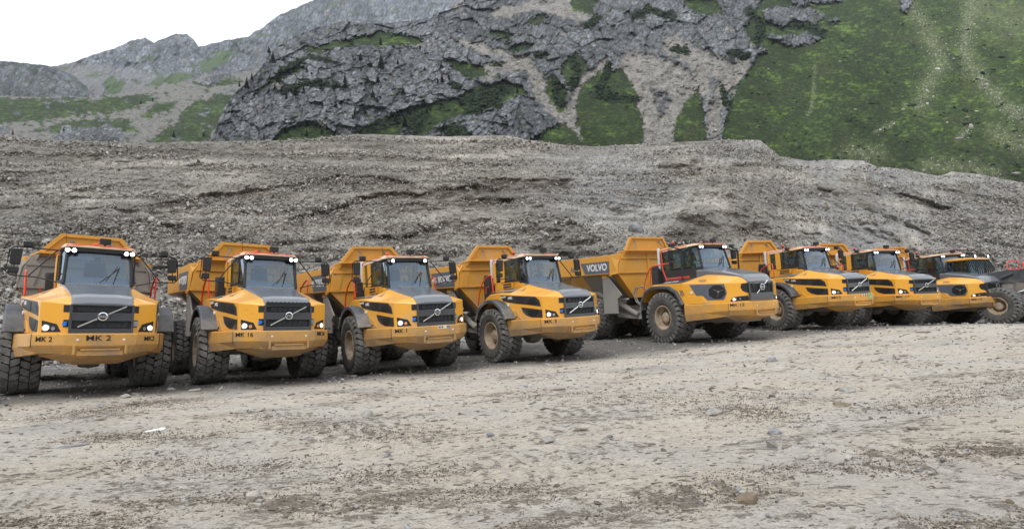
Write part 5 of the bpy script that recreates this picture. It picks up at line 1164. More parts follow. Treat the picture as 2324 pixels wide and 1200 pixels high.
    q = MB(); q.loft([[(x5 - .16, -.62, bb[4] + .03), (x5 - .16, -.45, bb[4] - .02), (x5 - .16, .45, bb[4] - .02), (x5 - .16, .62, bb[4] + .03), (x5 - .35, .62, bb[4] + .2), (x5 - .35, -.62, bb[4] + .2)],
                      [(x5 - .9, -1.05, bb[4] - .02), (x5 - .9, -.42, bb[4] - .24), (x5 - .9, .42, bb[4] - .24), (x5 - .9, 1.05, bb[4] - .02), (x5 - 1.1, 1.05, bb[4] + .2), (x5 - 1.1, -1.05, bb[4] + .2)]])
    q.build('skid_plate', M['yellow_low'], t, bevel=.01)
    # --- chassis
    q = MB(); q.box(-1.25, x5 - .7, -.52, .52, .78, 1.5); q.tube([(0, -cy, R), (0, cy, R)], .17, 10); q.lathe([(.001, -.3), (.3, -.22), (.34, 0), (.3, .22), (.001, .3)], 14, (0, 0, R - .05))
    q.box(-.9, .9, -.95, -.6, 1.1, 1.5); q.box(-.9, .9, .6, .95, 1.1, 1.5)
    q.build('front_chassis', M['steel'], t, bevel=.02)
    bd = sp['body']; q = MB(); q.box(bd['x1'] + 1.2, -1.55, -.42, .42, 1.12, 1.62)
    q.lathe([(.26, -.35), (.26, .35)], 16, (-1.55, 0, 1.2), 'z')
    for X in AX[ty][1:]: q.tube([(X, -cy, R), (X, cy, R)], .16, 10); q.lathe([(.001, -.3), (.3, -.2), (.33, 0), (.3, .2), (.001, .3)], 14, (X, 0, R))
    for s_ in (-1, 1): q.prism([(AX[ty][1] + .3, s_ * .62, R + .22), (AX[ty][2] - .3, s_ * .62, R + .22), (AX[ty][2] - .3, s_ * .62, R - .12), (AX[ty][1] + .3, s_ * .62, R - .12)], (0, s_ * .2, 0))
    for s_ in (-1, 1): q.prism([(-1.5, s_ * .55, 1.62), (-2.6, s_ * .95, 1.62), (-4.2, s_ * .95, 1.35), (-4.2, s_ * .95, 1.08), (-2.2, s_ * .95, .96), (-1.5, s_ * .55, 1.1)], (0, s_ * .08, 0))
    q.build('rear_chassis', M['steel'], t, bevel=.02)
    for s_ in (-1, 1):
        zc = 1.18; a_ = Vector((-2.3 - .3 * big, s_ * 1.03, zc)); e_ = Vector((-6.6 - 1.6 * big, s_ * 1.03, bd['zb'] + .08)); m_ = a_.lerp(e_, .55)
        q = MB().tube([a_, m_], .115, 12).tube([m_, e_], .075, 10); q.tube([a_.lerp(e_, .1) + Vector((0, 0, .15)), m_ + Vector((0, 0, .16))], .025, 6); q.build('hoist_cylinder', M['steel'], t, smooth=40)
    if big:
        for k in (0, .13):
            q = MB().tube([(-1.9 - k, -1.25, 1.55), (-2.25 - k, -1.28, 1.75), (-2.42 - k, -1.28, 2.1), (-2.25 - k, -1.25, 2.38), (-1.95 - k, -1.2, 2.42), (-1.7, -1.1, 2.2)], .03, 8); q.build('hydraulic_hose', M['steel'], t, smooth=60)
    # --- dump body
    x0, x1, zt_, zb_, yb, zf, sl_ = bd['x0'], bd['x1'], bd['zt'], bd['zb'], bd['y'], bd['zf'], bd['slope']
    b = MB(); secs = []
    for X, ff in ((bd['xw'] - .02, 0), (x0, 0), (x0 - 2.6, .1), (x0 - 3.6, .35), (x1 + .9, .95), (x1, 1.15)):
        up = sl_ * (x0 - X) if X < x0 else 0; a_ = zt_ + up; c_ = zb_ + up; f_ = zf + ff * .9; yy = yb - (.12 if X > x0 else 0)
        secs.append([(X, -yy, a_), (X, -yy, c_), (X, -yy + .14, c_ - .05), (X, -.78, f_), (X, .78, f_), (X, yy - .14, c_ - .05), (X, yy, c_), (X, yy, a_), (X, yy - .16, a_), (X, yy - .22, a_ - .5), (X, -yy + .22, a_ - .5), (X, -yy + .16, a_)])
    b.loft(secs); body = b.build('dump_body', M['yellow_body'], t, bevel=.015)
    # under-hull skins are dusty dark brown: thin plates over the sloping flanks
    q = MB()
    for s_ in (-1, 1):
        o = .012; q.prism([(x0 - .02, s_ * (yb - .14 + o), zb_ - .06), (x0 - .02, s_ * (.80 + o), zf + .02 - o), (x0 - 2.6, s_ * (.80 + o), zf + .11 - o), (x0 - 2.6, s_ * (yb - .14 + o), zb_ + sl_ * 2.6 - .06)], (0, s_ * .012, -.012))
    q.build('side_skin', M['darkhull'], body)
    W_ = bd['wall']; xw = bd['xw']; q = MB(); out = [(xw, -y, z) for y, z in W_] + [(xw, y, z) for y, z in W_[::-1]]; q.prism(out, (.05, 0, 0))
    fw = q.build('front_wall', M['yellow_body'], body, bevel=.01)
    q = MB()
    for z_ in (zt_ - .22, zb_): hwid = float(np.interp(z_, [p[1] for p in W_[::-1]], [p[0] for p in W_[::-1]])) - .02; q.box(xw + .05, xw + .11, -hwid, hwid, z_ - .02, z_ + .02)
    q.box(xw + .05, xw + .10, -.05, .05, zf + .1, zt_)
    for s_ in (-1, 1):      # curved gussets under the canopy
        arc = [(xw + .05, s_ * (.10 + .0), zt_ + .02)] + [(xw + .05, s_ * (.62 - .52 * math.cos(a)), zt_ + .02 - .50 * math.sin(a) * (1 - .0)) for a in np.linspace(0, math.pi / 2, 6)][::-1][:0]
        q.prism([(xw + .05, s_ * W_[0][0], zt_), (xw + .05, s_ * (W_[0][0] - .25), zt_), (xw + .05, s_ * (W_[2][0] - .34), zb_ + .03), (xw + .05, s_ * (W_[2][0] - .06), zb_ + .03)], (.03, 0, 0))
        q.prism([(xw + .06, s_ * .06, zf + .1), (xw + .06, s_ * .20, zf + .1), (xw + .06, s_ * (W_[2][0] - .12), zb_ - .02), (xw + .06, s_ * (W_[2][0] - .30), zb_ - .02)][::1], (.001, 0, 0)) if False else None
    q.build('stiffener', M['yellow_body'], fw)
    # front corner posts where rail meets wall
    for s_ in (-1, 1):
        q = MB().prism([(x0 + .01, s_ * (yb + .012), zt_ + .01), (xw + .02, s_ * (W_[0][0] + .05), zt_ + .03), (xw + .04, s_ * (W_[1][0] + .06), W_[1][1]), (xw + .04, s_ * (W_[2][0] + .04), zb_ - .03), (x0 + .01, s_ * (yb + .012), zb_ - .06)], (0, s_ * -.03, 0)); q.build('corner_post', M['yellow_body'], body)
        q = MB().box(x0 - .02 - .02, x0 + .04, s_ * yb - .05, s_ * yb + .05, zb_ - .10, zb_); q.build('rail_bracket', M['yellow_body'], body)
    ca = bd['can']; h0, h1, hz = bd['hb']; q = MB().prism([(xw - .22, -ca, zt_ + .06), (xw + .30, -ca + .16, zt_ + .10), (xw + .30, ca - .16, zt_ + .10), (xw - .22, ca, zt_ + .06)], (0, 0, .055)); cn = q.build('spill_canopy', M['yellow_body'], body, bevel=.008)
    q = MB().prism([(xw + .02, -ca + .04, zt_ + .06), (xw + .28, -ca + .2, zt_ + .09), (xw + .06, -ca + .12, zt_ - .12)], (0, .02, 0)); q.plus(q.mirror()); q.build('canopy_gusset', M['yellow_body'], cn)
    zl = zt_ + .14; xo = xw + .04; q = MB().prism([(xo, -h0, zl), (xo + .02, -h1, hz), (xo + .02, h1, hz), (xo, h0, zl)], (-.05, 0, 0)); hb = q.build('headboard', M['yellow_body'], body, bevel=.006)
    q = MB(); fr = .095
    def inner(p, k):
        cx_, cz_ = 0, (zl + hz) / 2; return p
    o_ = [(-h0, zl), (-h1, hz), (h1, hz), (h0, zl)]; i_ = [(-h0 + fr * 1.5, zl), (-h1 + fr * .75, hz - fr), (h1 - fr * .75, hz - fr), (h0 - fr * 1.5, zl)]
    for k in range(3): q.prism([(xo + .02, *o_[k]), (xo + .02, *o_[k + 1]), (xo + .02, *i_[k + 1]), (xo + .02, *i_[k])], (.06, 0, 0))
    q.build('headboard_rim', M['yellow_body'], hb, bevel=.006)
    for s_ in (-1, 1):
        q = MB().tube([(xo + .05, s_ * (h1 - .28), hz - .20), (xo + .22, s_ * (h1 - .08), zl + .02)], .022, 6); q.disc((xo + .03, s_ * (h1 - .28), hz - .20), (1, 0, 0), .04, .05, 8); q.build('headboard_strut', M['steel'], hb)
    # rail decals
    for s_ in (-1, 1):
        xa, xb_ = (x0 - .08, x0 - (2.55 if big else 2.35)); za, zb2 = zb_ + .05, zt_ - (.27 if big else .22); k = sl_; yo = s_ * (yb + .001)
        q = MB().prism([(xa, yo, za), (xb_ + .35, yo, za - k * (xb_ + .35 - xa)), (xb_, yo, zb2 - k * (xb_ - xa)), (xa, yo, zb2)], (0, s_ * .004, 0)); dc = q.build('rail_decal', M['decal'], body)
        ez_ = Vector((0, 0, 1)); exx = Vector((1, 0, -k)); L_ = lambda x_, z_: (x_, s_ * (yb + .007), z_ + k * (x0 - x_))
        zc = (za + zb2) / 2
        if big: lettering('VOLVO', .46, M['white'], L_(x0 - 1.12, zc), exx if s_ < 0 else -exx, ez_, dc, wide=1.12, bold=.010); lettering('A60H', .42, M['decal'], L_(x0 - 3.1, zc), exx if s_ < 0 else -exx, ez_, body, wide=.9, bold=.004)
        else: lettering('VOLVO', .40, M['white'], L_(x0 - .98, zc), exx if s_ < 0 else -exx, ez_, dc, wide=1.0, bold=.008); lettering('A40G', .30, M['white'], L_(x0 - 2.02, zc), exx if s_ < 0 else -exx, ez_, dc, wide=.62, bold=.003)
    # rear wheel guards hanging from the rail
    for s_ in (-1, 1):
        g_ = [(-4.38, 3.10), (-4.02, 3.10), (-2.92, 2.10), (-3.28, 1.92), (-3.30, 1.27), (-4.40, 1.27)] if big else [(-3.80, 2.76), (-3.45, 2.76), (-2.45, 1.92), (-2.78, 1.74), (-2.80, 1.30), (-3.82, 1.30)]
        q = MB().prism([(x, s_ * (yb - .12), z) for x, z in g_], (0, s_ * -.05, 0)); gd = q.build('wheel_guard', M['steel'], t, bevel=.01)
        q = MB().box(g_[0][0], g_[1][0], s_ * (yb - .12) - .02, s_ * (yb - .12) + .02, g_[0][1] - .14, g_[0][1] - .01); q.build('guard_bracket', M['yellow_body'], gd)
    # --- cab
    c = sp['cab']; xr, yc_, z0, zs, zt, zr, xq = (c[k] for k in ('xr', 'y', 'z0', 'zs', 'zt', 'zr', 'xq')); wbx, wby, wbz = c['wb']; wtx, wty = c['wt']
    b = MB(); b.prism([(xr, -yc_, z0), (xq + .1, -yc_, z0), (wbx - .05, -wby, z0 + .02), (wbx - .05, wby, z0 + .02), (xq + .1, yc_, z0), (xr, yc_, z0)], (0, 0, zs - z0 - (.12 if not big else .05)))
    b.box(xr, xq, -yc_ + .001, -yc_ + .05, zs - .14, zs); b.box(xr, xq, yc_ - .05, yc_ - .001, zs - .14, zs); b.box(xr, xr + .05, -yc_ + .05, yc_ - .05, zs - .14, zs)
    for s_ in (-1, 1):
        for xa, xb_ in ((xr, xr + .13), (-.62, -.36)) if not big else ((xr, xr + .10), (-.52, -.40)): b.box(xa, xb_, s_ * yc_ - .04, s_ * yc_ + .04, zs - .02, zt)
    cab = b.build('cab', M[c['col']], t, bevel=.018)
    q = MB()
    for s_ in (-1, 1):
        q.prism([(xq - .05, s_ * yc_, zs - .02), (xq + .04, s_ * yc_, zs - .02), (xq + .03, s_ * (yc_ - .02), zt), (xq - .05, s_ * (yc_ - .02), zt)], (0, s_ * -.05, 0))
        q.tube([(wbx, s_ * wby, wbz), (wtx, s_ * wty, zt + .03)], .042, 6); q.tube([(xq - .02, s_ * yc_, zs - .03), (wbx - .02, s_ * wby, wbz - .02)], .03, 6); q.tube([(xq - .02, s_ * yc_, zt), (wtx, s_ * wty, zt + .02)], .035, 6)
        q.box(-.36, xq - .05, s_ * yc_ - .03, s_ * yc_ + .03, zs - .03, zs + .02)
        q.tube([(-.30, s_ * (yc_ + .005), zs + .03), (-.30, s_ * (yc_ + .005), zt - .02)], .014, 5)
    q.prism([(wtx - .02, -wty - .05, zt - .05), (wtx + .13, -wty - .05, zt - .03), (wtx + .13, wty + .05, zt - .03), (wtx - .02, wty + .05, zt - .05)], (0, 0, .08))
    q.box(wtx - .03, wtx, -wty, wty, zt - .12, zt + .02)
    q.build('window_frame', M['black'], cab, bevel=.006)
    q = MB(); n_ = 8; rb = [(wbx + .07 * (1 - (y / wby) ** 2), y, wbz) for y in np.linspace(-wby, wby, n_)]; rt = [(wtx + .05 * (1 - (y / wty) ** 2), y, zt) for y in np.linspace(-wty, wty, n_)]
    q.add(rb + rt, [(i, i + 1, n_ + i + 1, n_ + i) for i in range(n_ - 1)]); q.build('windscreen', M['glass'], cab, smooth=60)
    for s_ in (-1, 1):
        y_ = s_ * (yc_ - .012); ws_ = [(xr + .12, -.61), (-.37, xq - .04)] if not big else [(xr + .10, -.51), (-.41, xq - .04)]
        for xa, xb_ in ws_: MB().prism([(xa, y_, zs), (xb_, y_, zs), (xb_, y_, zt), (xa, y_, zt)], (0, -s_ * .006, 0)).build('side_window', M['glass_dark'], cab)
        MB().prism([(xq, s_ * (yc_ - .01), zs), (wbx - .01, s_ * (wby - .005), wbz), (wtx - .01, s_ * (wty - .005), zt), (xq, s_ * (yc_ - .03), zt)], (0, -s_ * .006, 0)).build('quarter_window', M['glass_dark'], cab)
    MB().prism([(xr + .02, -yc_ + .05, zs + .02), (xr + .02, yc_ - .05, zs + .02), (xr + .02, yc_ - .05, zt), (xr + .02, -yc_ + .05, zt)], (.006, 0, 0)).build('rear_window', M['glass_dark'], cab)
    b = MB(); b.loft([[(xr - .05, -yc_ - .02, zt + .01), (xr - .05, -yc_ + .05, zr - .03), (xr - .05, yc_ - .05, zr - .03), (xr - .05, yc_ + .02, zt + .01)], [(xr + .2, -yc_ - .03, zt + .01), (xr + .2, -yc_ + .06, zr), (xr + .2, yc_ - .06, zr), (xr + .2, yc_ + .03, zt + .01)],
                      [(wtx - .1, -yc_ - .01, zt + .05), (wtx - .1, -yc_ + .08, zr - .01), (wtx - .1, yc_ - .08, zr - .01), (wtx - .1, yc_ + .01, zt + .05)], [(wtx + .16, -wty - .02, zt + .07), (wtx + .14, -wty + .02, zr - .07), (wtx + .14, wty - .02, zr - .07), (wtx + .16, wty + .02, zt + .07)]])
    roof = b.build('roof', M['roofpaint'], cab, bevel=.02)
    q = MB(); zz = zr - .02
    q.tube([(xr - .04, -yc_ - .02, zt + .03), (xr, -yc_ - .02, zz - .06), (-.2, -yc_ - .01, zz - .02), (.4, -yc_ + .03, zz - .02), (wtx + .12, -wty - .02, zz - .05), (wtx + .17, -.3, zz - .03), (wtx + .17, .3, zz - .03), (wtx + .12, wty + .02, zz - .05), (.4, yc_ - .03, zz - .02), (-.2, yc_ + .01, zz - .02), (xr, yc_ + .02, zz - .06), (xr - .04, yc_ + .02, zt + .03)], .013, 6)
    q.build('roof_rail', M['red'], cab, smooth=60)
    lx, ly1, ly2, lz = sp['lamps']
    for y_ in (-ly2, -ly1, ly1, ly2):
        wl = MB().disc((lx, y_, lz), (1, 0, 0), .066, .05, 14).box(lx - .05, lx, y_ - .05, y_ + .05, lz - .04, lz + .05).build('work_light', M['black'], cab)
        MB().disc((lx + .051, y_, lz), (1, 0, 0), .046, .01, 14).build('light_lens', M['glow_mid'], wl)
    # roof fittings
    q = MB().box(wtx + .02, wtx + .14, -.04, .20, zr + .01, zr + .16).tube([(wtx + .07, .08, zr - .05), (wtx + .07, .08, zr + .02)], .03, 6); q.build('roof_camera', M['black'], cab, bevel=.02)
    bx_, by_ = (-.95, .0) if not big else (-.6, -.5)
    q = MB().tube([(bx_, by_, zr - .03), (bx_, by_, zr + .17)], .028, 8); q.disc((bx_, by_, zr + .15), (0, 0, 1), .05, .05, 10); be = q.build('beacon', M['black'], cab); MB().lathe([(.06, 0), (.058, .05), (.03, .07), (.001, .072)], 12, (bx_, by_, zr + .20), 'z').build('beacon_lens', M['red'], be)
    MB().tube([(wtx - .25, -yc_ + .1, zr - .02), (wtx - .32, -yc_ + .09, zr + .5)], .006, 4).build('aerial', M['black'], cab)
    # interior
    seat_part(cab, -.15, zs - .16, 0)
    q = MB().prism([(wbx - .45, -wby + .05, zs - .1), (wbx - .08, -wby + .05, zs - .1), (wbx - .1, -wby + .05, wbz + .05), (wbx - .4, -wby + .05, zs + .10)], (0, 2 * wby - .1, 0)); q.build('dashboard', M['blind'], cab, bevel=.03)
    q = MB().tube([(wbx - .52 + .17 * math.cos(a) * .5, .21 * math.sin(a), zs + .18 + .17 * math.cos(a) * .8) for a in np.linspace(0, 2 * math.pi, 17)], .014, 6); q.tube([(wbx - .4, 0, zs), (wbx - .52, 0, zs + .18)], .03, 6); q.build('steering_wheel', M['black'], cab)
    q = MB().tube([(wbx + .055, .30, wbz + .03), (wbx - .005, .42, wbz + .46)], .012, 5).tube([(wbx + .06, .14, wbz + .10), (wbx + .0, .38, wbz + .50)], .010, 5).tube([(wbx + .075, .02, wbz + .06), (wbx - .005, .42, wbz + .46)], .008, 5); q.build('wiper', M['black'], cab)
    q = MB().box(wtx - .05, wtx - .02, -wty + .05, -.12, zt - .22, zt - .03); q.build('sun_visor', M['blind'], cab)
    if not big:
        for s_ in (-1, 1):
            q = MB().prism([(-.45, s_ * (yc_ + .0), 2.56), (.25, s_ * (yc_ + .0), 2.53), (.30, s_ * (yc_ + .0), 2.72), (-.45, s_ * (yc_ + .0), 2.75)], (0, s_ * .05, 0)); iv = q.build('intake_box', M['yellow'], cab, bevel=.01)
            q = MB()
            for k in range(2): q.box(-.40, .16, s_ * (yc_ + .05) - .004, s_ * (yc_ + .05) + .008, 2.575 + .085 * k, 2.63 + .085 * k)
            q.build('intake_slot', M['black'], iv)
    # air cleaner and exhaust behind the cab
    q = MB().box(xr - .46, xr - .06, -yc_ - .22, -yc_ + .35, 2.05 + .1 * big, 3.0 + .12 * big) ; MB().box(xr - .5, xr - .05, yc_ - .4, yc_ + .1, 2.05, 2.8).build('battery_box', M['plastic'], t, bevel=.02); q.disc((xr - .3, -yc_ - .05, 3.0 + .12 * big), (0, 0, 1), .2, .12, 14); q.build('air_cleaner', M['plastic'], t, bevel=.02)
    zx = 3.02 + .3 * big; ex_ = (xr - .13, -yc_ + .0)
    q = MB().tube([(ex_[0], ex_[1], zx - .3), (ex_[0], ex_[1], zx + .45), (ex_[0] - .02, ex_[1], zx + .68)], [.075, .075, .06], 12); q.build('exhaust_pipe', M['exhaust'], t, smooth=50)
    # handrails
    for s_ in (-1, 1):
        if not big:
            q = MB().tube([(-1.32, s_ * 1.42, 2.02), (-1.20, s_ * 1.42, 2.42), (-.92, s_ * 1.42, 2.82), (-.6, s_ * 1.42, 2.98), (-.32, s_ * 1.42, 3.05), (-.22, s_ * 1.42, 3.02), (-.18, s_ * 1.40, 2.42)], .024, 8); q.build('handrail', M['red'], t, smooth=60)
            q = MB().tube([(-1.28, s_ * 1.1, 2.42), (-1.25, s_ * 1.1, 2.66), (-1.08, s_ * 1.1, 2.68)], .018, 6); q.build('handrail', M['red'], t, smooth=60)
        else:
            q = MB().tube([(-1.38, s_ * 1.62, 2.1), (-1.25, s_ * 1.62, 2.55), (-1.05, s_ * 1.62, 2.92), (-.8, s_ * 1.62, 3.14), (-.6, s_ * 1.62, 3.19), (.38, s_ * 1.62, 3.21)], .024, 8).tube([(-1.0, s_ * 1.55, 2.4), (-.82, s_ * 1.58, 3.12)], .02, 6)
            q.tube([(.12, s_ * 1.6, 2.50), (.10, s_ * 1.6, 2.62), (-.06, s_ * 1.6, 2.95), (-.09, s_ * 1.6, 3.70), (-.05, s_ * 1.6, 3.77), (.42, s_ * 1.6, 3.80)], .024, 8).tube([(.1, s_ * 1.6, 2.60), (1.32, s_ * 1.5, 2.60)], .02, 6).tube([(.1, s_ * 1.6, 2.54), (1.32, s_ * 1.5, 2.55)], .016, 6); q.build('handrail', M['red'], t, smooth=60)
    # mirrors
    for s_ in (-1, 1):
        if not big:
            q = MB().tube([(.72, s_ * .78, 3.50), (.74, s_ * 1.40, 3.52), (.75, s_ * 1.66, 3.52), (.76, s_ * 1.74, 3.44), (.78, s_ * 1.78, 2.92), (.80, s_ * 1.70, 2.83), (.86, s_ * 1.2, 2.80), (.98, s_ * .82, 2.69)], .017, 6).tube([(.70, s_ * .86, 3.50), (.82, s_ * 1.36, 2.83)], .017, 6).tube([(.77, s_ * 1.60, 3.50), (.77, s_ * 1.66, 2.84)], .012, 5)
            mf = q.build('mirror_frame', M['black'], t, smooth=60)
            MB().prism([(.80, s_ * 1.50, 3.48), (.84, s_ * 1.72, 3.46), (.84, s_ * 1.73, 3.10), (.80, s_ * 1.53, 3.08)], (-.09, 0, 0)).build('mirror', M['black'], mf, bevel=.025)
            MB().prism([(.80, s_ * 1.54, 3.03), (.84, s_ * 1.74, 3.03), (.84, s_ * 1.75, 2.88), (.80, s_ * 1.55, 2.88)], (-.09, 0, 0)).build('wide_mirror', M['black'], mf, bevel=.025)
            MB().box(.68, .80, s_ * 1.42 - .09, s_ * 1.42 + .09, 3.54, 3.66).build('mirror_camera', M['black'], mf, bevel=.015)
        else:
            q = MB().tube([(.97, s_ * 1.52, 2.42), (.99, s_ * 1.52, 3.66)], .052, 4).tube([(.98, s_ * 1.50, 3.62), (.80, s_ * .95, 3.80)], .03, 6).tube([(.6, s_ * 1.62, 3.80), (.62, s_ * 1.85, 3.74), (.64, s_ * 1.88, 3.30), (.7, s_ * 1.8, 3.22), (.95, s_ * 1.54, 3.20)], .018, 6).tube([(.98, s_ * 1.52, 3.7), (.6, s_ * 1.62, 3.84)], .03, 6)
            mf = q.build('mirror_frame', M['black'], t, smooth=40)
            MB().prism([(.62, s_ * 1.58, 3.74), (.66, s_ * 1.80, 3.72), (.66, s_ * 1.81, 3.34), (.62, s_ * 1.60, 3.32)], (-.10, 0, 0)).build('mirror', M['black'], mf, bevel=.03)
            MB().prism([(.62, s_ * 1.60, 3.28), (.66, s_ * 1.80, 3.28), (.66, s_ * 1.81, 3.12), (.62, s_ * 1.62, 3.12)], (-.10, 0, 0)).build('wide_mirror', M['black'], mf, bevel=.03)
            MB().box(.52, .64, s_ * 1.62 - .09, s_ * 1.62 + .09, 3.84, 3.97).build('mirror_camera', M['black'], mf, bevel=.015)
    return t

T40, T60 = make_truck(0), make_truck(1)
LABELS = ['yellow dump truck stencilled MK 2, muddy grey dump body, nearest the left edge', 'yellow dump truck stencilled MK 16, with its hood slightly ajar', 'yellow dump truck stencilled MK 1, stickers and scuffs on its bumper',
          'yellow dump truck stencilled MK 3, with thick dusty front tyre', 'large yellow dump truck stencilled MK 12, driver in its black cab', 'yellow dump truck stencilled MK5 with a green sprayed mark on its bumper',
          'yellow dump truck stencilled MK 17, between the MK5 and MK10 trucks', 'large yellow dump truck stencilled MK10, beside the wheel loader']
STENCIL = ['MK 2', 'MK 16', 'MK 1', 'MK 3', 'MK 12', 'MK5', 'MK 17', 'MK10']
def descendants(o):
    for ch in o.children: yield ch; yield from descendants(ch)
def relink(o, old, new):
    for k, s_ in enumerate(o.material_slots):
        if s_.material == old: s_.link = 'OBJECT'; s_.material = new
TRUCKS = []
copies = [copy_tree(T60 if KIND[i] else T40) if i not in (0, 4) else (T40 if i == 0 else T60) for i in range(8)]
for i in range(8):
    t = copies[i]; t.matrix_world = truck_matrix(TR[i]); sp = SPEC[KIND[i]]
    tag(t, LABELS[i], 'dump truck', 'dump trucks parked in a row'); TRUCKS.append(t)
    zt = sp['bz'] - (.10 if i not in (0,) else .13); bump_o = [c for c in t.children if c.name.startswith('bumper')][0]
    sz_ = .155
    def stencil(txt, u, s_, size=sz_, z=zt):
        p, d = on_bumper(sp, u, z, .006, s_); d = d if s_ < 0 else -d; return lettering(txt, size, M['ink'], p, d, (0, 0, 1), bump_o, 'stencilled_number', 1.2, .0004)
    p, d = on_bumper(sp, .42, zt, .006, -1)
    stencil(STENCIL[i], .40, -1)
    if i == 0: lettering('MK 2', .17, M['ink'], (sp['bump'][-1][0] + .006, -.05, zt + .02), (0, 1, 0), (0, 0, 1), bump_o, 'stencilled_number', 1.25, .0004); stencil('MK2', .45, 1)
    if i == 1: stencil('MK16', .55, 1)
    if i == 2:
        q = MB(); x5 = sp['bump'][-1][0]
        MB().box(x5, x5 + .006, -.05, .22, zt, zt + .09).build('sticker', M['white'], bump_o); MB().box(x5, x5 + .008, -.03, .04, zt + .015, zt + .075).build('sticker', M['decal'], bump_o); MB().box(x5, x5 + .008, .06, .12, zt + .015, zt + .075).build('sticker', M['decal'], bump_o); MB().box(x5, x5 + .008, .14, .19, zt + .01, zt + .08).build('sticker', M['yellowsticker'], bump_o); MB().box(x5, x5 + .007, .22, .33, zt + .03, zt + .07).build('sticker', M['blue'], bump_o)
    if i == 5:
        x5 = sp['bump'][-1][0]
        for k, mt_ in enumerate(('redsticker', 'white', 'decal', 'white', 'decal', 'yellowsticker', 'blue')): MB().box(x5, x5 + .007, -.12 + .06 * k, -.07 + .06 * k, zt, zt + .08).build('sticker', M[mt_], bump_o)
        lettering('5', .30, M['green'], (x5 + .01, .42, zt), (0, 1, 0), (0, 0, 1), bump_o, 'sprayed_number', 1.1, .004)
    if i in (0, 1):
        for o in [c_ for c_ in t.children if c_.name.startswith('exhaust_pipe')]: bpy.data.objects.remove(o)
    for o in descendants(t):
        if i == 0 and not o.name.startswith(('headboard', 'spill_canopy', 'dump_body')): relink(o, M['yellow_body'], M['yellow_mud'])
        if o.name.startswith('light_lens'):
            if i in (0, 1): relink(o, M['glow_mid'], M['glow'])
            if i == 2 and o.data.vertices[0].co.y < -.6 : relink(o, M['glow_mid'], M['lens'])
            if i == 2: relink(o, M['glow_mid'], M['glow'])
            if i == 2 and o.data.vertices[0].co.y > .6: relink(o, M['glow'], M['lens'])
        if i in (1, 2) and o.name.startswith('indicator'): relink(o, M['lens'], M['amber'])
    if i == 1:      # hood not quite shut: a dark gap with ribs above the grille
        q = MB().box(2.80, 2.90, -.55, .55, 2.09, 2.16)
        for k in range(11): q.box(2.72, 2.91, -.5 + .1 * k - .015, -.5 + .1 * k + .015, 2.155, 2.175)
        q.build('hood_gap', M['black'], t)

# --- driver in the cab of the MK 12 truck
def person():
    t = empty('person'); 
    jt = {'pel': (0, 0, .08, .15), 'sp1': (-.03, 0, .28, .15), 'sp2': (-.05, 0, .48, .17), 'nk': (-.03, 0, .62, .065), 'hd': (0, 0, .72, .095), 'hd2': (.0, 0, .83, .09),
          'sl': (-.05, .19, .54, .07), 'el': (.08, .26, .32, .05), 'hl': (.32, .16, .38, .035), 'sr': (-.05, -.19, .54, .07), 'er': (.08, -.26, .32, .05), 'hr': (.32, -.16, .38, .035),
          'tl': (.08, .11, .06, .09), 'kl': (.45, .13, .08, .065), 'fl': (.50, .13, -.30, .05), 'tr': (.08, -.11, .06, .09), 'kr': (.45, -.13, .08, .065), 'fr': (.50, -.13, -.30, .05)}
    ed = [('pel', 'sp1'), ('sp1', 'sp2'), ('sp2', 'nk'), ('nk', 'hd'), ('hd', 'hd2'), ('sp2', 'sl'), ('sl', 'el'), ('el', 'hl'), ('sp2', 'sr'), ('sr', 'er'), ('er', 'hr'), ('pel', 'tl'), ('tl', 'kl'), ('kl', 'fl'), ('pel', 'tr'), ('tr', 'kr'), ('kr', 'fr')]
    nm = list(jt); me = bpy.data.meshes.new('body'); me.from_pydata([jt[k][:3] for k in nm], [(nm.index(a), nm.index(b)) for a, b in ed], [])
    o = bpy.data.objects.new('body', me); COL.objects.link(o); o.parent = t; me.materials.append(M['cloth'])
    md = o.modifiers.new('skin', 'SKIN'); 
    if not me.skin_vertices: 
        import bmesh
        bm = bmesh.new(); bm.from_mesh(me); bm.verts.layers.skin.verify(); bm.to_mesh(me); bm.free()
    for k, v in enumerate(me.skin_vertices[0].data): v.radius = (jt[nm[k]][3],) * 2; v.use_root = (k == 0)
    o.modifiers.new('sub', 'SUBSURF').levels = 1
    b = MB(); secs = []
    for z, rx, ry, x in ((.12, .19, .21, -.01), (.3, .18, .20, -.03), (.48, .19, .23, -.05), (.58, .12, .2, -.05)): secs.append([(x + rx * math.cos(a), ry * math.sin(a), z) for a in np.linspace(0, 2 * math.pi, 13)[:-1]])
    b.loft(secs).build('hi_vis_vest', M['hivis'], t, smooth=60)
    b = MB().lathe([(.001, .13), (.06, .12), (.10, .07), (.108, .0), (.10, -.03)], 14, (-.01, 0, .80), 'z'); b.build('hair', M['black'], t, smooth=60)
    return t
pt = person(); pt.matrix_world = truck_matrix(TR[4]) @ Matrix.Translation((-.12, 0, 2.98)); tag(pt, 'driver in a hi-vis yellow vest sitting inside the black cab', 'person')

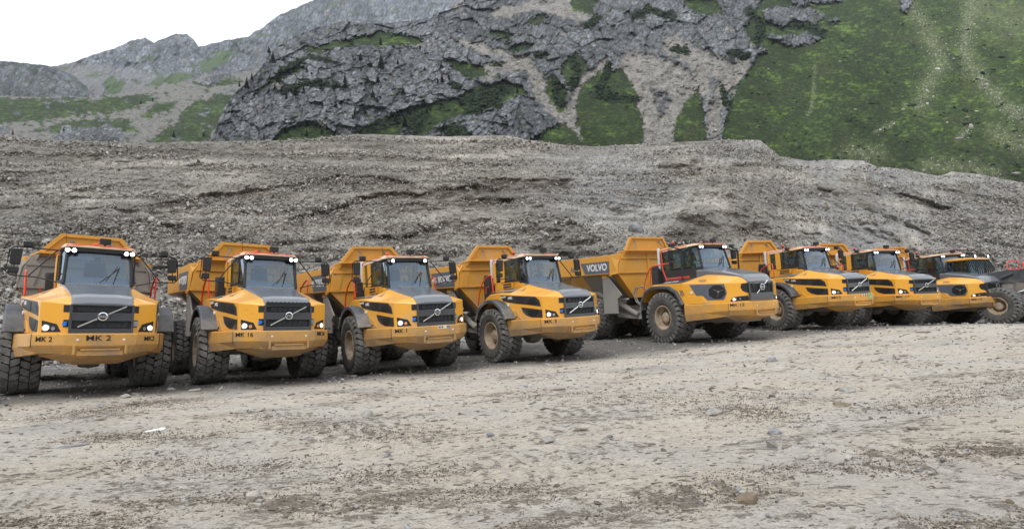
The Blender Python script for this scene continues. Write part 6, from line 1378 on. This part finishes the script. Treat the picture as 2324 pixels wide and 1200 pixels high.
# --- wheel loader at the right edge
def make_loader():
    t = empty('wheel_loader'); R, hw, cy = .92, .37, 1.15
    w0 = None
    for X in (0, -3.4):
        for s_ in (-1, 1):
            if w0 is None: w = w0 = make_wheel(R, hw, .42, t, X, s_ * cy, 28)
            else: w = copy_tree(w0, t); w.location = (X, s_ * cy, R)
            w.rotation_euler = (0, 0, math.pi) if s_ > 0 else (0, 0, 0)
    b = MB().box(-1.1, .8, -.5, .5, .7, 1.7); b.prism([(-.9, -.7, 1.6), (.3, -.7, 1.5), (.5, -.7, 2.4), (-.2, -.7, 2.75), (-.8, -.7, 2.5)], (0, .3, 0)).prism([(-.9, .4, 1.6), (.3, .4, 1.5), (.5, .4, 2.4), (-.2, .4, 2.75), (-.8, .4, 2.5)], (0, .3, 0)); b.tube([(0, -cy, R), (0, cy, R)], .2, 10); b.build('front_frame', M['steel'], t, bevel=.02)
    b = MB().box(-5.2, -1.4, -.65, .65, .8, 1.6).tube([(-3.4, -cy, R), (-3.4, cy, R)], .2, 10); b.build('rear_frame', M['steel'], t, bevel=.02)
    b = MB().loft([[(-5.4, -1.0, 1.5), (-5.4, -1.0, 2.3), (-5.4, 1.0, 2.3), (-5.4, 1.0, 1.5)], [(-2.9, -1.0, 1.5), (-2.9, -1.0, 2.6), (-2.9, 1.0, 2.6), (-2.9, 1.0, 1.5)]]); b.build('engine_hood', M['yellow'], t, bevel=.04)
    # boom arms: deep curved grey plates
    for s_ in (-1, 1):
        top = [(-1.1, 2.40), (-.5, 2.62), (.3, 2.72), (1.2, 2.66), (2.1, 2.3), (3.0, 1.7), (3.4, 1.2)]; bot = [(3.2, 1.0), (2.6, 1.45), (1.8, 1.8), (1.0, 2.0), (.3, 2.08), (-.3, 2.06), (-1.1, 2.15)]
        q = MB().prism([(x, s_ * .62, z) for x, z in top + bot], (0, s_ * .16, 0)); bo = q.build('boom_arm', M['boom'], t, bevel=.02)
        q = MB().lathe([(.30, 0), (.34, .0), (.34, .03), (.30, .03)], 24, (1.0, s_ * .79 if s_ > 0 else -.81, 2.36)); q.tube([(.0, s_ * .82, 2.32), (.5, s_ * .82, 2.52)], .07, 8); q.disc((.35, s_ * .79, 2.56), (0, s_, 0), .10, .04, 12); q.build('pivot_ring', M['boom'], bo)
        q = MB().tube([(.1, s_ * .5, 1.4), (1.0, s_ * .5, 1.7)], .10, 10).tube([(1.0, s_ * .5, 1.7), (2.0, s_ * .55, 2.1)], .06, 8); q.build('lift_cylinder', M['chrome'], t, smooth=40)
    q = MB().prism([(3.2, -1.5, .15), (4.3, -1.5, .1), (4.2, -1.5, .25), (3.5, -1.5, .5), (3.3, -1.5, 1.2), (3.7, -1.5, 1.5), (3.55, -1.5, 1.58), (3.1, -1.5, 1.3)], (0, 3.0, 0)); q.build('bucket', M['steel'], t, bevel=.02)
    # cab with guard bars
    b = MB().box(-2.85, -1.35, -.78, .78, 1.6, 2.35)
    for x in (-2.82, -1.40):
        for s_ in (-1, 1): b.box(x - .04, x + .04, s_ * .76 - .04, s_ * .76 + .04, 2.35, 3.38)
    cab = b.build('cab', M['plastic'], t, bevel=.02)
    MB().box(-2.95, -1.2, -.85, .85, 3.38, 3.50).build('roof', M['yellow'], cab, bevel=.03)
    for s_ in (-1, 1): MB().box(-2.78, -1.44, s_ * .76 - .005, s_ * .76 + .005, 2.35, 3.36).build('side_window', M['glass_dark'], cab)
    MB().box(-1.405, -1.395, -.72, .72, 2.35, 3.36).build('windscreen', M['glass_dark'], cab)
    q = MB()
    for k in range(9): y_ = -.74 + .185 * k; q.tube([(-1.22, y_, 3.38), (-1.0, y_, 2.9), (-.98, y_, 2.3)], .036, 6)
    for k in range(6): x_ = -1.45 - .22 * k; q.tube([(x_, -.84, 3.36), (x_, -.86, 2.4)], .026, 6)
    q.tube([(-1.2, -.78, 3.38), (-1.2, .78, 3.38)], .03, 6).tube([(-.98, -.78, 2.32), (-.98, .78, 2.32)], .03, 6); q.build('guard_bar', M['black'], cab, smooth=60)
    for y_ in (-.6, .6):
        wl = MB().disc((-1.2, y_, 3.56), (1, 0, 0), .08, .06, 12).build('work_light', M['black'], cab); MB().disc((-1.135, y_, 3.56), (1, 0, 0), .065, .01, 12).build('light_lens', M['glow_mid'], wl)
    seat_part(cab, -2.2, 2.35)
    return t
ld = make_loader(); ld.matrix_world = truck_matrix(LOADER); tag(ld, 'wheel loader with grey boom arms and barred cab beside the MK10 truck', 'wheel loader')
# --- a second machine's railed deck behind the loader
def make_deck():
    t = empty('excavator'); 
    b = MB().box(-1.6, 1.8, -1.3, 1.3, 1.25, 2.45); b.build('superstructure', M['boom'], t, bevel=.05)
    b = MB()
    for s_ in (-1, 1):
        pts = [(math.cos(a) * .45 - 1.6, .45 + math.sin(a) * .45) for a in np.linspace(math.pi / 2, 3 * math.pi / 2, 8)] + [(math.cos(a) * .45 + 1.6, .45 + math.sin(a) * .45) for a in np.linspace(-math.pi / 2, math.pi / 2, 8)]
        b.prism([(x, s_ * 1.0, z) for x, z in pts], (0, s_ * .55, 0))
    b.box(-.8, .8, -1.0, 1.0, .5, 1.25); b.build('crawler_track', M['steel'], t, bevel=.03)
    for x0_, x1_ in ((-1.5, -.75), (-.45, .35), (.65, 1.45)):
        q = MB().tube([(x0_, -1.2, 2.45), (x0_, -1.2, 3.25), (x0_ + .12, -1.2, 3.38), (x1_ - .12, -1.2, 3.38), (x1_, -1.2, 3.25), (x1_, -1.2, 2.45)], .026, 8).tube([(x0_, -1.2, 2.88), (x1_, -1.2, 2.88)], .024, 6); q.build('guard_rail', M['red'], t, smooth=60)
    return t
dk = make_deck(); dk.location = (31.2, 35.4, 0); dk.rotation_euler = (0, 0, .12); tag(dk, 'excavator with red guard rails behind the loader boom at the right edge', 'excavator')

# --- final check of stray datablocks
for i_ in range(len(used)):
    if not used[i_]:
        for ch in list(PROTO[i_].children): bpy.data.objects.remove(ch)
        bpy.data.objects.remove(PROTO[i_])
